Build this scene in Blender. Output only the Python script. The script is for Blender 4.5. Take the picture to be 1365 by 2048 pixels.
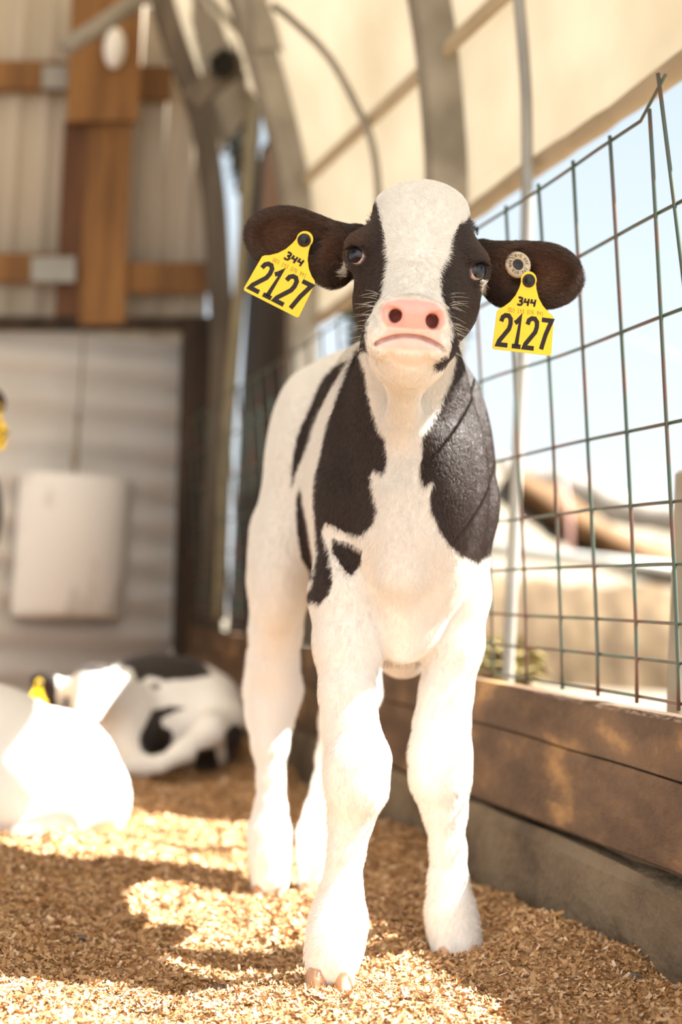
import bpy, math, random
import numpy as np
from mathutils import Vector, Matrix
for o in list(bpy.data.objects): bpy.data.objects.remove(o)
SC = bpy.context.scene
COL = SC.collection
rng = np.random.default_rng(7)
random.seed(7)

# ------------------------------------------------------------------ camera
F = 2844.0
PITCH, ROLL = math.radians(3.56), math.radians(3.0)
CAM = np.array([0, 0, .47])
fw = np.array([0, math.cos(PITCH), math.sin(PITCH)])
_r = np.array([1., 0, 0]); _u = np.cross(_r, fw)
up = _u*math.cos(ROLL) - _r*math.sin(ROLL)
rt = _r*math.cos(ROLL) + _u*math.sin(ROLL)
cam = bpy.data.cameras.new('camera'); camo = bpy.data.objects.new('camera', cam); COL.objects.link(camo)
camo.matrix_world = Matrix(((rt[0], up[0], -fw[0], CAM[0]), (rt[1], up[1], -fw[1], CAM[1]), (rt[2], up[2], -fw[2], CAM[2]), (0, 0, 0, 1)))
cam.sensor_fit = 'VERTICAL'; cam.sensor_height = 36; cam.lens = 36*F/2048
cam.clip_start = .02; cam.clip_end = 300
cam.dof.use_dof = True; cam.dof.focus_distance = 1.70; cam.dof.aperture_fstop = 2.3
SC.camera = camo

# ------------------------------------------------------------------ world, sun, exposure
SC.view_settings.view_transform = 'Standard'; SC.view_settings.look = 'None'
SC.view_settings.gamma = 1; SC.view_settings.use_curve_mapping = False
SC.view_settings.exposure = 0.29
w = bpy.data.worlds.new('world'); SC.world = w; w.use_nodes = True
nt = w.node_tree; nt.nodes.clear()
wo = nt.nodes.new('ShaderNodeOutputWorld'); bg = nt.nodes.new('ShaderNodeBackground')
tc = nt.nodes.new('ShaderNodeTexCoord'); sp = nt.nodes.new('ShaderNodeSeparateXYZ'); cr = nt.nodes.new('ShaderNodeValToRGB')
nt.links.new(tc.outputs['Generated'], sp.inputs[0]); nt.links.new(sp.outputs['Z'], cr.inputs[0])
cr.color_ramp.elements[0].position = 0.0; cr.color_ramp.elements[0].color = (1.5, 1.55, 1.6, 1)
cr.color_ramp.elements[1].position = 0.45; cr.color_ramp.elements[1].color = (.92, 1.12, 1.30, 1)
e = cr.color_ramp.elements.new(.12); e.color = (1.28, 1.42, 1.52, 1)
# fill light added to the sky: a brighter unseen zone behind the camera
mr = nt.nodes.new('ShaderNodeMapRange'); mr.inputs['From Min'].default_value = -.1; mr.inputs['From Max'].default_value = -.9
mr.inputs['To Min'].default_value = 0; mr.inputs['To Max'].default_value = 1; nt.links.new(sp.outputs['Y'], mr.inputs['Value'])
mx = nt.nodes.new('ShaderNodeMixRGB'); mx.inputs[2].default_value = (3.25, 3.22, 3.25, 1)
nt.links.new(mr.outputs[0], mx.inputs[0]); nt.links.new(cr.outputs[0], mx.inputs[1])
nt.links.new(mx.outputs[0], bg.inputs['Color']); bg.inputs['Strength'].default_value = 0.62
nt.links.new(bg.outputs[0], wo.inputs[0])

# barn axes: DV runs along the side fence away from the camera, NV points outward through it
def ray(x, y): return fw + rt*(x-682.5)/F - up*(y-1024)/F
def P(x, y, Y): q = ray(x, y); return CAM + q*(Y/q[1])
def pj(q):
    q = np.asarray(q) - CAM; z = q@fw
    return 682.5 + F*(q@rt)/z, 1024 - F*(q@up)/z
_v = ray(-100, 1160); DV = np.array([_v[0], _v[1], 0]); DV /= np.linalg.norm(DV)
NV = np.array([DV[1], -DV[0], 0.]); ZV = np.array([0, 0, 1.])
F0 = P(1365, 1500, 1.8); F0[2] = 0
def B(u, v, z): return F0 + DV*u + NV*v + ZV*z
def onV(x, y, v=0):
    q = ray(x, y); t = ((F0+NV*v-CAM)@NV)/(q@NV); p = CAM+q*t; return ((p-F0)@DV, v, p[2])
def onU(x, y, u):
    q = ray(x, y); t = ((F0+DV*u-CAM)@DV)/(q@DV); p = CAM+q*t; return (u, (p-F0)@NV, p[2])
def BV(p): p = np.asarray(p); return (p-F0)@DV, (p-F0)@NV

sun = bpy.data.lights.new('sun', 'SUN'); suno = bpy.data.objects.new('sun', sun); COL.objects.link(suno)
SD = NV*.70 - DV*.07 + ZV*.86
suno.rotation_euler = Vector(SD).to_track_quat('Z', 'Y').to_euler()
sun.energy = 29; sun.angle = math.radians(.6); sun.color = (1, .965, .90)

# ------------------------------------------------------------------ helpers
def tag(o, label=None, cat=None, group=None, kind=None):
    if label: o['label'] = label
    if cat: o['category'] = cat
    if group: o['group'] = group
    if kind: o['kind'] = kind
    return o
def empty(name, loc, label=None, cat=None, group=None):
    o = bpy.data.objects.new(name, None); COL.objects.link(o); o.location = loc
    o.empty_display_size = .05
    return tag(o, label, cat, group)
def mk(name, verts, faces, mat, parent=None, smooth=False, origin=None):
    """verts are world coordinates"""
    verts = np.asarray(verts, float)
    if parent is not None: org = np.array(parent.matrix_world.translation) if False else world_loc(parent)
    else: org = np.array(origin) if origin is not None else np.array([verts[:, 0].mean(), verts[:, 1].mean(), verts[:, 2].min()])
    me = bpy.data.meshes.new(name)
    me.from_pydata([tuple(v) for v in (verts-org)], [], [tuple(int(i) for i in f) for f in faces])
    me.validate()
    if mat: me.materials.append(mat)
    if smooth: me.polygons.foreach_set('use_smooth', [True]*len(me.polygons))
    o = bpy.data.objects.new(name, me); COL.objects.link(o)
    if parent is not None: o.parent = parent
    else: o.location = org
    return o
def world_loc(o):
    p = np.zeros(3)
    while o is not None: p = p + np.array(o.location); o = o.parent
    return p
class MB:
    def __init__(s): s.v = []; s.f = []
    def add(s, v, f):
        n = len(s.v); s.v += [np.asarray(q, float) for q in v]; s.f += [tuple(i+n for i in q) for q in f]; return s
    def box8(s, a):  # 8 corners: bottom 4 ccw, top 4 ccw
        return s.add(a, [(3, 2, 1, 0), (4, 5, 6, 7), (0, 1, 5, 4), (1, 2, 6, 5), (2, 3, 7, 6), (3, 0, 4, 7)])
    def box(s, c, ax, ay, az, bev=0):
        c, ax, ay, az = map(np.asarray, (c, ax, ay, az))
        if bev <= 0:
            return s.box8([c-ax-ay-az, c+ax-ay-az, c+ax+ay-az, c-ax+ay-az, c-ax-ay+az, c+ax-ay+az, c+ax+ay+az, c-ax+ay+az])
        # chamfered along x: section octagon
        ly, lz = np.linalg.norm(ay), np.linalg.norm(az); by, bz = 1-bev/ly, 1-bev/lz
        sec = [(-by, -1), (by, -1), (1, -bz), (1, bz), (by, 1), (-by, 1), (-1, bz), (-1, -bz)]
        v = [c+sx*ax+a*ay+b*az for sx in (-1, 1) for a, b in sec]
        f = [tuple(range(7, -1, -1)), tuple(range(8, 16))]+[(i, (i+1) % 8, 8+(i+1) % 8, 8+i) for i in range(8)]
        return s.add(v, f)
    def bbox(s, u0, u1, v0, v1, z0, z1, bev=0):   # box in barn coordinates
        c = B((u0+u1)/2, (v0+v1)/2, (z0+z1)/2)
        return s.box(c, DV*(u1-u0)/2, NV*(v1-v0)/2, ZV*(z1-z0)/2, bev)
    def tube(s, pts, r, n=10, flat=None):
        pts = [np.asarray(p, float) for p in pts]; m = len(pts)
        rr = r if hasattr(r, '__len__') else [r]*m
        v = []; prev = None
        for i, p in enumerate(pts):
            t = pts[min(i+1, m-1)]-pts[max(i-1, 0)]; t = t/np.linalg.norm(t)
            if prev is None:
                a = np.cross(t, [0, 0, 1.]);
                if np.linalg.norm(a) < .1: a = np.cross(t, [0, 1., 0])
            else: a = prev - t*(prev@t)
            a = a/np.linalg.norm(a); b = np.cross(t, a); prev = a
            for k in range(n):
                an = 2*math.pi*k/n; v.append(p+rr[i]*(math.cos(an)*a+math.sin(an)*b))
        f = [(i*n+k, i*n+(k+1) % n, (i+1)*n+(k+1) % n, (i+1)*n+k) for i in range(m-1) for k in range(n)]
        f += [tuple(range(n-1, -1, -1)), tuple((m-1)*n+k for k in range(n))]
        return s.add(v, f)
    def beam(s, pts, wdir, wid, dep, ddir=None):   # rectangular section swept along pts
        pts = [np.asarray(p, float) for p in pts]; m = len(pts); v = []
        for i, p in enumerate(pts):
            t = pts[min(i+1, m-1)]-pts[max(i-1, 0)]; t = t/np.linalg.norm(t)
            a = np.asarray(wdir, float); a = a-t*(a@t); a /= np.linalg.norm(a); b = np.cross(t, a)
            for x, y in ((-1, -1), (1, -1), (1, 1), (-1, 1)): v.append(p+a*x*wid/2+b*y*dep/2)
        f = [(i*4+k, i*4+(k+1) % 4, (i+1)*4+(k+1) % 4, (i+1)*4+k) for i in range(m-1) for k in range(4)]
        f += [(3, 2, 1, 0), tuple((m-1)*4+k for k in range(4))]
        return s.add(v, f)
    def build(s, name, mat, parent=None, smooth=False, origin=None):
        o = mk(name, s.v, s.f, mat, parent, smooth, origin); return o
def curve_pts(pts, k=6):
    """Catmull-Rom"""
    pts = [np.asarray(p, float) for p in pts]; q = [2*pts[0]-pts[1]]+pts+[2*pts[-1]-pts[-2]]; out = []
    for i in range(1, len(q)-2):
        for j in range(k):
            t = j/k
            out.append(.5*((2*q[i])+(-q[i-1]+q[i+1])*t+(2*q[i-1]-5*q[i]+4*q[i+1]-q[i+2])*t*t+(-q[i-1]+3*q[i]-3*q[i+1]+q[i+2])*t**3))
    out.append(pts[-1]); return out

# ------------------------------------------------------------------ materials
def mat(name, c1, c2=None, scale=8, rough=.8, bump=0, bscale=None, stretch=(1, 1, 1), detail=6, spec=.3, lo=.35, hi=.65, metal=0, trans=0, c3=None):
    m = bpy.data.materials.new(name); m.use_nodes = True; n = m.node_tree; N = n.nodes; L = n.links
    b = N['Principled BSDF']; b.inputs['Roughness'].default_value = rough; b.inputs['Specular IOR Level'].default_value = spec
    b.inputs['Metallic'].default_value = metal
    b.inputs['Base Color'].default_value = (*c1, 1)
    t = N.new('ShaderNodeTexCoord'); mp = N.new('ShaderNodeMapping'); mp.inputs['Scale'].default_value = stretch
    L.new(t.outputs['Object'], mp.inputs[0])
    if c2:
        no = N.new('ShaderNodeTexNoise'); no.inputs['Scale'].default_value = scale; no.inputs['Detail'].default_value = detail
        L.new(mp.outputs[0], no.inputs['Vector']); cr = N.new('ShaderNodeValToRGB')
        cr.color_ramp.elements[0].color = (*c1, 1); cr.color_ramp.elements[1].color = (*c2, 1)
        cr.color_ramp.elements[0].position = lo; cr.color_ramp.elements[1].position = hi
        if c3: e = cr.color_ramp.elements.new((lo+hi)/2); e.color = (*c3, 1)
        L.new(no.outputs[0], cr.inputs[0]); L.new(cr.outputs[0], b.inputs['Base Color'])
    if bump:
        no = N.new('ShaderNodeTexNoise'); no.inputs['Scale'].default_value = bscale or scale*3; no.inputs['Detail'].default_value = 4
        L.new(mp.outputs[0], no.inputs['Vector']); bp = N.new('ShaderNodeBump'); bp.inputs['Strength'].default_value = bump; bp.inputs['Distance'].default_value = .01
        L.new(no.outputs[0], bp.inputs['Height']); L.new(bp.outputs[0], b.inputs['Normal'])
    if trans:
        tr = N.new('ShaderNodeBsdfTranslucent'); mx = N.new('ShaderNodeMixShader'); mx.inputs[0].default_value = trans
        if c2: L.new(cr.outputs[0], tr.inputs[0])
        else: tr.inputs[0].default_value = (*c1, 1)
        L.new(b.outputs[0], mx.inputs[1]); L.new(tr.outputs[0], mx.inputs[2]); L.new(mx.outputs[0], N['Material Output'].inputs[0])
    return m
M = {}
M['cover'] = mat('cover_cloth', (.40, .34, .25), (.29, .235, .155), 2.2, .9, trans=.22, lo=.38, hi=.8, detail=8)
M['hem'] = mat('cover_hem', (.36, .28, .18), (.44, .34, .23), 9, .9, trans=.12)
M['purlin_shadow'] = mat('purlin_shadow_tone', (.50, .40, .27), (.42, .33, .21), 6, .8)
M['plank'] = mat('fence_plank', (.075, .043, .024), (.36, .20, .08), 6, .75, .5, 40, (1.2, 1.2, 2.5), 10, lo=.40, hi=.74, c3=(.125, .072, .038))
M['woodwarm'] = mat('post_wood', (.30, .145, .048), (.16, .075, .028), 4, .7, .2, 30, (3, 3, .4))
M['woodred'] = mat('red_brown_wood', (.10, .045, .022), (.15, .07, .035), 4, .8, 0, None, (3, 3, .5))
M['wooddark'] = mat('dark_wood', (.025, .016, .011), (.07, .045, .028), 4, .85, 0, None, (3, 3, .5))
M['woodgrey'] = mat('grey_wood', (.19, .15, .11), (.10, .078, .055), 5, .8, .15, 30, (3, 3, .4))
M['galv'] = mat('weathered_galvanised', (.34, .30, .24), (.20, .175, .135), 7, .55, spec=.4, metal=.2)
M['galvlight'] = mat('pale_galvanised', (.33, .32, .29), (.24, .23, .21), 7, .5, spec=.4, metal=.2)
M['concrete'] = mat('concrete', (.17, .13, .085), (.09, .065, .042), 8, .9, .8, 60, detail=10, c3=(.15, .11, .07))
M['siding'] = mat('cream_siding', (.60, .52, .41), (.47, .40, .31), 3, .6, stretch=(3, 3, .3))
M['whitepanel'] = mat('white_panel', (.93, .90, .86), (.85, .80, .73), 2.5, .55)
M['whiteboard'] = mat('scuffed_white', (.88, .85, .80), (.36, .31, .25), 6, .6, stretch=(1.5, 1.5, .7), lo=.58, hi=.78, detail=8)
M['rope'] = mat('rope', (.35, .28, .2), (.2, .16, .12), 30, .9)
M['black'] = mat('black_rubber', (.02, .02, .022), rough=.4)
M['dark'] = mat('near_black', (.012, .010, .009), rough=.8)
M['wire'] = mat('fence_wire', (.07, .10, .075), (.13, .07, .05), 14, .45, metal=.4, spec=.5, lo=.45, hi=.6)
M['yellow'] = mat('tag_yellow', (.93, .60, .012), (.90, .56, .01), 30, .4, spec=.4)
M['ink'] = mat('tag_ink', (.018, .012, .010), rough=.6)
M['ink2'] = mat('tag_fine_ink', (.22, .17, .02), rough=.6)
M['ivory'] = mat('tag_ivory', (.60, .50, .36), (.45, .36, .25), 60, .45)
M['rust'] = mat('rust_brown', (.34, .20, .11), (.26, .15, .085), 3, .8)
M['bark'] = mat('bark', (.10, .075, .06), (.20, .155, .12), 8, .9, .6, 25, (3, 3, .6))
M['hoof'] = mat('hoof_horn', (.42, .22, .13), (.62, .40, .26), 22, .45)
M['eyewhite'] = mat('eye_white', (.50, .33, .28), (.62, .46, .40), 60, .1, spec=.6)
M['dust'] = mat('yard_dust', (.19, .165, .125), (.15, .125, .09), 1.2, .95, .3, 12)
M['bank'] = mat('pale_bank', (.175, .15, .11), (.13, .105, .075), .9, .95, .3, 8)
M['hay'] = mat('dry_hay', (.14, .095, .05), (.065, .04, .02), 3, .95, .5, 20, (2.5, 2.5, .8), lo=.35, hi=.7)
M['brownband'] = mat('brown_band', (.14, .075, .03), (.10, .05, .02), 4, .95)
M['greyridge'] = mat('grey_ridge', (.26, .23, .20), (.17, .15, .13), 3, .95)
M['foliage'] = mat('dark_foliage', (.02, .018, .012), (.05, .045, .03), 8, .9)
M['farwall'] = mat('far_grey_tree', (.20, .16, .15), (.12, .09, .08), 6, .9)

# shavings bed
def shavings_mat(chip=False):
    m = bpy.data.materials.new('wood_shaving' + ('_flake' if chip else '_bed')); m.use_nodes = True; N = m.node_tree.nodes; L = m.node_tree.links
    b = N['Principled BSDF']; b.inputs['Roughness'].default_value = .75; b.inputs['Specular IOR Level'].default_value = .2
    cr = N.new('ShaderNodeValToRGB'); es = cr.color_ramp.elements
    es[0].position = 0; es[0].color = (.12, .05, .018, 1); es[1].position = 1; es[1].color = (.70, .51, .34, 1)
    for p, c in ((.12, (.22, .10, .04)), (.35, (.39, .215, .09)), (.7, (.50, .31, .155))):
        e = es.new(p); e.color = (*c, 1)
    if chip:
        a = N.new('ShaderNodeAttribute'); a.attribute_name = 'tone'; L.new(a.outputs['Fac'], cr.inputs[0])
    else:
        t = N.new('ShaderNodeTexCoord'); no = N.new('ShaderNodeTexVoronoi'); no.inputs['Scale'].default_value = 150
        no.inputs['Randomness'].default_value = 1
        mp = N.new('ShaderNodeMapping'); mp.inputs['Scale'].default_value = (.7, 1.4, 1); mp.inputs['Rotation'].default_value = (0, 0, .6)
        nn = N.new('ShaderNodeTexNoise'); nn.inputs['Scale'].default_value = 40; nn.inputs['Detail'].default_value = 6
        L.new(t.outputs['Object'], nn.inputs['Vector'])
        ad = N.new('ShaderNodeMixRGB'); ad.blend_type = 'ADD'; ad.inputs[0].default_value = .03
        L.new(t.outputs['Object'], ad.inputs[1]); L.new(nn.outputs['Color'], ad.inputs[2]); L.new(ad.outputs[0], mp.inputs[0])
        L.new(mp.outputs[0], no.inputs['Vector'])
        s = N.new('ShaderNodeSeparateColor'); L.new(no.outputs['Color'], s.inputs[0])
        mr = N.new('ShaderNodeMapRange'); mr.inputs['To Min'].default_value = .15; mr.inputs['To Max'].default_value = .85
        L.new(s.outputs[0], mr.inputs['Value']); L.new(mr.outputs[0], cr.inputs[0])
        bp = N.new('ShaderNodeBump'); bp.inputs['Strength'].default_value = .8; bp.inputs['Distance'].default_value = .006
        L.new(s.outputs[1], bp.inputs['Height']); L.new(bp.outputs[0], b.inputs['Normal'])
    L.new(cr.outputs[0], b.inputs['Base Color'])
    return m
M['bed'] = shavings_mat(); M['flake'] = shavings_mat(True)

# ------------------------------------------------------------------ ground
def vnoise(x, y, seed=0):
    """smooth value noise"""
    x = np.asarray(x, float); y = np.asarray(y, float)
    xi = np.floor(x).astype(int); yi = np.floor(y).astype(int); fx = x-xi; fy = y-yi
    fx = fx*fx*(3-2*fx); fy = fy*fy*(3-2*fy)
    def h(a, b):
        n = (a*374761393 + b*668265263 + seed*982451653) & 0xffffffff
        n = ((n ^ (n >> 13))*1274126177) & 0xffffffff
        return ((n ^ (n >> 16)) & 0xffff)/65535.0
    return (h(xi, yi)*(1-fx)+h(xi+1, yi)*fx)*(1-fy)+(h(xi, yi+1)*(1-fx)+h(xi+1, yi+1)*fx)*fy
FEET = [(.017, 1.79), (.186, 1.958), (-.086, 2.34), (-.012, 2.36)]
def ground(x, y):
    x = np.asarray(x, float); y = np.asarray(y, float)
    z = (vnoise(x*4.2, y*4.2, 1)-.5)*.05 + (vnoise(x*9, y*9, 2)-.5)*.03 + (vnoise(x*23, y*23, 3)-.5)*.014 + (vnoise(x*60, y*60, 4)-.5)*.007
    v = (x-F0[0])*NV[0]+(y-F0[1])*NV[1]
    z = z + .035*np.exp(-((v+.08)/.10)**2)*(.4+vnoise(x*5, y*5, 9))
    for a, b in FEET:
        d2 = (x-a)**2+(y-b)**2; k = np.exp(-d2/.006); z = z*(1-k)+k*(-.004)
    return z
us = np.concatenate([np.arange(-1.6, 1.6, .011), np.arange(1.6, 4.0, .03)]); vs = np.concatenate([np.arange(-4.0, -1.3, .08), np.arange(-1.3, .021, .011)])
U, V_ = np.meshgrid(us, vs, indexing='ij')
X = F0[0]+DV[0]*U+NV[0]*V_; Y = F0[1]+DV[1]*U+NV[1]*V_; Z = ground(X, Y)
nu, nv = U.shape; idx = np.arange(nu*nv).reshape(nu, nv)
fc = np.stack([idx[:-1, :-1], idx[1:, :-1], idx[1:, 1:], idx[:-1, 1:]], -1).reshape(-1, 4)[:, ::-1]
def npmesh(name, v, f, m, parent=None, smooth=True, origin=(0, 0, 0)):
    me = bpy.data.meshes.new(name); v = np.asarray(v, np.float32)-np.asarray(origin, np.float32)
    me.vertices.add(len(v)); me.vertices.foreach_set('co', v.ravel())
    k = f.shape[1]; me.loops.add(f.size); me.loops.foreach_set('vertex_index', f.ravel().astype(np.int32))
    me.polygons.add(len(f)); me.polygons.foreach_set('loop_start', (np.arange(len(f))*k).astype(np.int32))
    me.polygons.foreach_set('use_smooth', np.full(len(f), smooth))
    me.update(calc_edges=True); me.validate()
    if m: me.materials.append(m)
    o = bpy.data.objects.new(name, me); COL.objects.link(o)
    if parent is not None: o.parent = parent
    else: o.location = origin
    return o
g = npmesh('floor', np.stack([X, Y, Z], -1).reshape(-1, 3), fc, M['bed'])
tag(g, 'thick bed of tan wood shavings covering the pen floor', 'floor', kind='structure')

# loose flakes on the bed
n = 230000
yy = 1.15+(rng.random(n)**1.7)*2.9; xx = (rng.random(n)*2-1)*(.30*yy+.05)
vv = (xx-F0[0])*NV[0]+(yy-F0[1])*NV[1]; k = vv < -.005; xx, yy = xx[k], yy[k]; n = len(xx)
near = rng.random(n)
L_ = (.0017+.0046*rng.random(n)**3)*(1+.25*(yy-1.5)); W_ = L_*(.22+.4*rng.random(n)); L_[near > .985] *= 2.6; W_[near > .985] *= 1.2
an = rng.random(n)*6.283; ti = rng.normal(0, .45, n); ro = rng.normal(0, .5, n)
ax = np.stack([np.cos(an)*np.cos(ti), np.sin(an)*np.cos(ti), np.sin(ti)], -1)
pr = np.stack([-np.sin(an)*np.cos(ro), np.cos(an)*np.cos(ro), np.sin(ro)], -1)
nn_ = np.cross(ax, pr); nn_ /= np.linalg.norm(nn_, axis=1)[:, None]
c = np.stack([xx, yy, ground(xx, yy)+.002+.003*rng.random(n)], -1)
curl = rng.normal(0, .35, n)*L_
vs_ = []
for s in (-1, 0, 1):
    for t in (-1, 1):
        vs_.append(c+ax*(s*L_)[:, None]+pr*(t*W_*(1 if s == 0 else .7))[:, None]+nn_*(curl*(s*s))[:, None])
fv = np.stack(vs_, 1).reshape(-1, 3); base = (np.arange(n)*6)[:, None]
ff = np.concatenate([base+np.array([0, 2, 3, 1]), base+np.array([2, 4, 5, 3])], 1).reshape(-1, 4)
fl = npmesh('loose_wood_shavings', fv, ff, M['flake'], smooth=False)
a = fl.data.attributes.new('tone', 'FLOAT', 'POINT'); a.data.foreach_set('value', np.repeat(np.clip(rng.normal(.58, .24, n), 0, 1), 6).astype(np.float32))
tag(fl, 'loose curled wood shavings scattered over the bedding around the calf', 'wood shavings', kind='stuff')

# dark bark bits lying on the shavings
def clod(name, px, py, r, label, m=M['bark']):
    q = ray(px, py); t = -.47/q[2]; p = CAM+q*t; p[2] = float(ground(p[0], p[1]))+r*.35
    v = []; f = []; nu_, nv_ = 10, 7
    rr = np.random.default_rng(int(px))
    for i in range(nv_):
        th = math.pi*(i+.5)/nv_
        for j in range(nu_):
            ph = 2*math.pi*j/nu_; k = 1+rr.normal(0, .17)
            v.append(p+np.array([math.cos(ph)*math.sin(th)*r*1.25*k, math.sin(ph)*math.sin(th)*r*k, math.cos(th)*r*.6*k]))
    for i in range(nv_-1):
        for j in range(nu_): f.append((i*nu_+j, i*nu_+(j+1) % nu_, (i+1)*nu_+(j+1) % nu_, (i+1)*nu_+j))
    f += [tuple(range(nu_-1, -1, -1)), tuple((nv_-1)*nu_+j for j in range(nu_))]
    return tag(mk(name, v, f, m), label, 'bark chip')
clod('bark_chip', 1200, 1915, .010, 'small dark brown bark chip on shavings near the concrete kerb')
clod('bark_chip', 1265, 1995, .011, 'dark bark clump on shavings at bottom right corner')
clod('bark_chip', 440, 1945, .008, 'dark reddish bark bit on sunlit shavings left of front hoof')
clod('bark_chip', 160, 1865, .008, 'dark bark bit on shaded shavings mound at left')

# outside ground
yg = MB(); yg.add([B(-6, .055, -.02), B(40, .06, -.02), B(40, 30, -.02), B(-6, 30, -.02)], [(3, 2, 1, 0)])
tag(yg.build('ground_outside', M['dust']), 'sunlit pale dusty yard outside the barn fence', 'ground', kind='structure')
yg = MB(); yg.add([B(3.9, -12, -.02), B(40, -12, -.02), B(40, .06, -.02), B(3.9, .06, -.02)], [(3, 2, 1, 0)])
tag(yg.build('ground_behind', M['dust']), 'dusty ground behind the barn end wall', 'ground', kind='structure')
yg = MB(); yg.add([B(-9, -12, -.06), B(-1.55, -12, -.06), B(-1.55, .4, -.06), B(-9, .4, -.06)], [(3, 2, 1, 0)])
tag(yg.build('ground_near', M['dust']), 'ground at the open near end of the barn', 'ground', kind='structure')

# ------------------------------------------------------------------ side: kerb, plank, mesh panel
m_ = MB(); 
cu = np.linspace(-1.6, 4.0, 60)
for i in range(len(cu)-1):
    pass
v = []; f = []
sec = [(.0, -.08), (-.004, .118), (.004, .132), (.034, .134), (.036, .21), (.05, .21), (.05, -.08)]  # raised back lip added, unseen, to keep light out of the gap
for i, u_ in enumerate(cu):
    for k, (a_, z_) in enumerate(sec):
        j = (vnoise(u_*7, k*3.1, 5)-.5)*.012
        v.append(B(u_, a_+j, z_+((vnoise(u_*9, k*1.7, 6)-.5)*.012 if z_ > 0 else 0)))
ns = len(sec)
f = [(i*ns+k, i*ns+k+1, (i+1)*ns+k+1, (i+1)*ns+k) for i in range(len(cu)-1) for k in range(ns-1)]
tag(mk('trim_1', v, f, M['concrete']), 'rough concrete kerb under the plank', 'kerb', kind='structure')
# plank with a crack
v = []; f = []
def plank_sec(u_):
    cz = .262+.008*math.sin(u_*2.1)+.004*vnoise(u_*6, 0, 8)+.012*(-u_/4)
    top = .343+.003*vnoise(u_*3, 1, 8)
    bot = .150-.012*min(max(u_, 0), 2)
    cw = .0018
    return [(.038, bot), (.004, bot), (0, bot+.004), (0, cz-cw), (.012, cz), (0, cz+cw), (0, top-.006), (.006, top), (.038, top)]
pu = np.linspace(-1.6, 3.94, 90)
for i, u_ in enumerate(pu):
    for a_, z_ in plank_sec(u_): v.append(B(u_, a_, z_))
ns = 9
f = [(i*ns+k, i*ns+(k+1) % ns, (i+1)*ns+(k+1) % ns, (i+1)*ns+k) for i in range(len(pu)-1) for k in range(ns)]
f += [tuple(range(ns-1, -1, -1)), tuple((len(pu)-1)*ns+k for k in range(ns))]
tag(mk('wooden_kickboard', v, f, M['plank']), 'long worn brown plank along the pen floor under the wire panel', 'plank')
# wire panel
fp = empty('wire_panel', B(1.5, .01, .343), 'rusty green welded wire livestock panel standing on the long plank', 'fence panel')
rows = [.358, .410, .462, .537, .617, .722, .86, .99, 1.124]
def lean(z): 
    t = max(0, (z-.36)/.8); return .012-.078*t**1.1
def wob(u_, z, s): return (vnoise(u_*3+z*7, s, 12)-.5)*.008
for i, z in enumerate(rows):
    pts = []
    for u_ in np.arange(-.0 if i > 7 else -1.2, 3.90, .065):
        zz = z + wob(u_, z, i)
        if i == 8 and u_ < .15: zz = z+.040*(1-max(0, u_-.0)/.06 if u_ < .06 else 0)
        if i == 8: zz += 0.0
        pts.append(B(u_, lean(z)+.003, zz))
    MB().tube(pts, .0026, 6).build('horizontal_wire', M['wire'], fp, True)
vu = [.033, .147, .267, .394, .531, .682, .83] + [.98+.15*k for k in range(20)]
vu = [-.09-.12*k for k in range(9)][::-1]+vu
for i, u_ in enumerate(vu):
    if u_ > 3.9: continue
    tz = 1.129 if u_ > .0 else (1.166 if u_ > -.1 else 1.0)
    pts = [B(u_+(vnoise(z*4, i, 13)-.5)*.008+(.092*max(0, (z-.45)/.716) if -.1 < u_ < 0 else 0), lean(z)-.001, z) for z in np.linspace(.352, tz, 14)]
    MB().tube(pts, .0028, 6).build('vertical_wire', M['wire'], fp, True)

# ------------------------------------------------------------------ hoops and cover
prof = [(.16, -.02), (.16, .6), (.16, 1.1), (.152, 1.38), (.135, 1.58), (.085, 1.87), (-.02, 2.2), (-.14, 2.5), (-.26, 2.75), (-.55, 3.15), (-1.1, 3.6), (-1.9, 3.95), (-2.9, 4.05), (-3.9, 3.95), (-4.7, 3.5), (-5.2, 2.9), (-5.4, 2.2), (-5.45, 1.2), (-5.45, 0)]
def hoop(u_, wid, dep, m, label, name='hoop_beam', rnd=False, pr=prof, cat='barn arch'):
    pts = curve_pts([B(u_, a_, z_) for a_, z_ in pr], 5); mb = MB()
    if rnd: mb.tube(pts, wid/2, 10)
    else: mb.beam(pts, DV, dep, wid)
    return tag(mb.build(name, m, None, rnd), label, cat)
hoop(1.46, .085, .06, M['galv'], 'thick grey arch beam rising directly behind the calf forehead')
hoop(2.86, .085, .09, M['galv'], 'thick weathered arch beam rising above the calf right-hand-side raised ear at left', rnd=False)
hoop(.98, .024, .03, M['galvlight'], 'slender pale pipe hoop just right of the thick arch beam', 'hoop_pipe', True)
tag(MB().bbox(.245, .285, .13, .17, -.02, .69, .006).build('yard_post', M['galv']), 'short grey square post outside the wire at the right edge of the photo', 'post')
# curved slim brace pipe
pp = curve_pts([B(*onU(x, y, 2.03)) for x, y in [(545, 10), (582, 38), (658, 114), (715, 215), (744, 285), (757, 380), (757, 520), (752, 700)]], 5)
tag(MB().tube(pp, .011, 8).build('hoop_pipe', M['galv'], None, True), 'thin bent pipe against the cream cover, left of the thick arch', 'barn arch')

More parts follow.
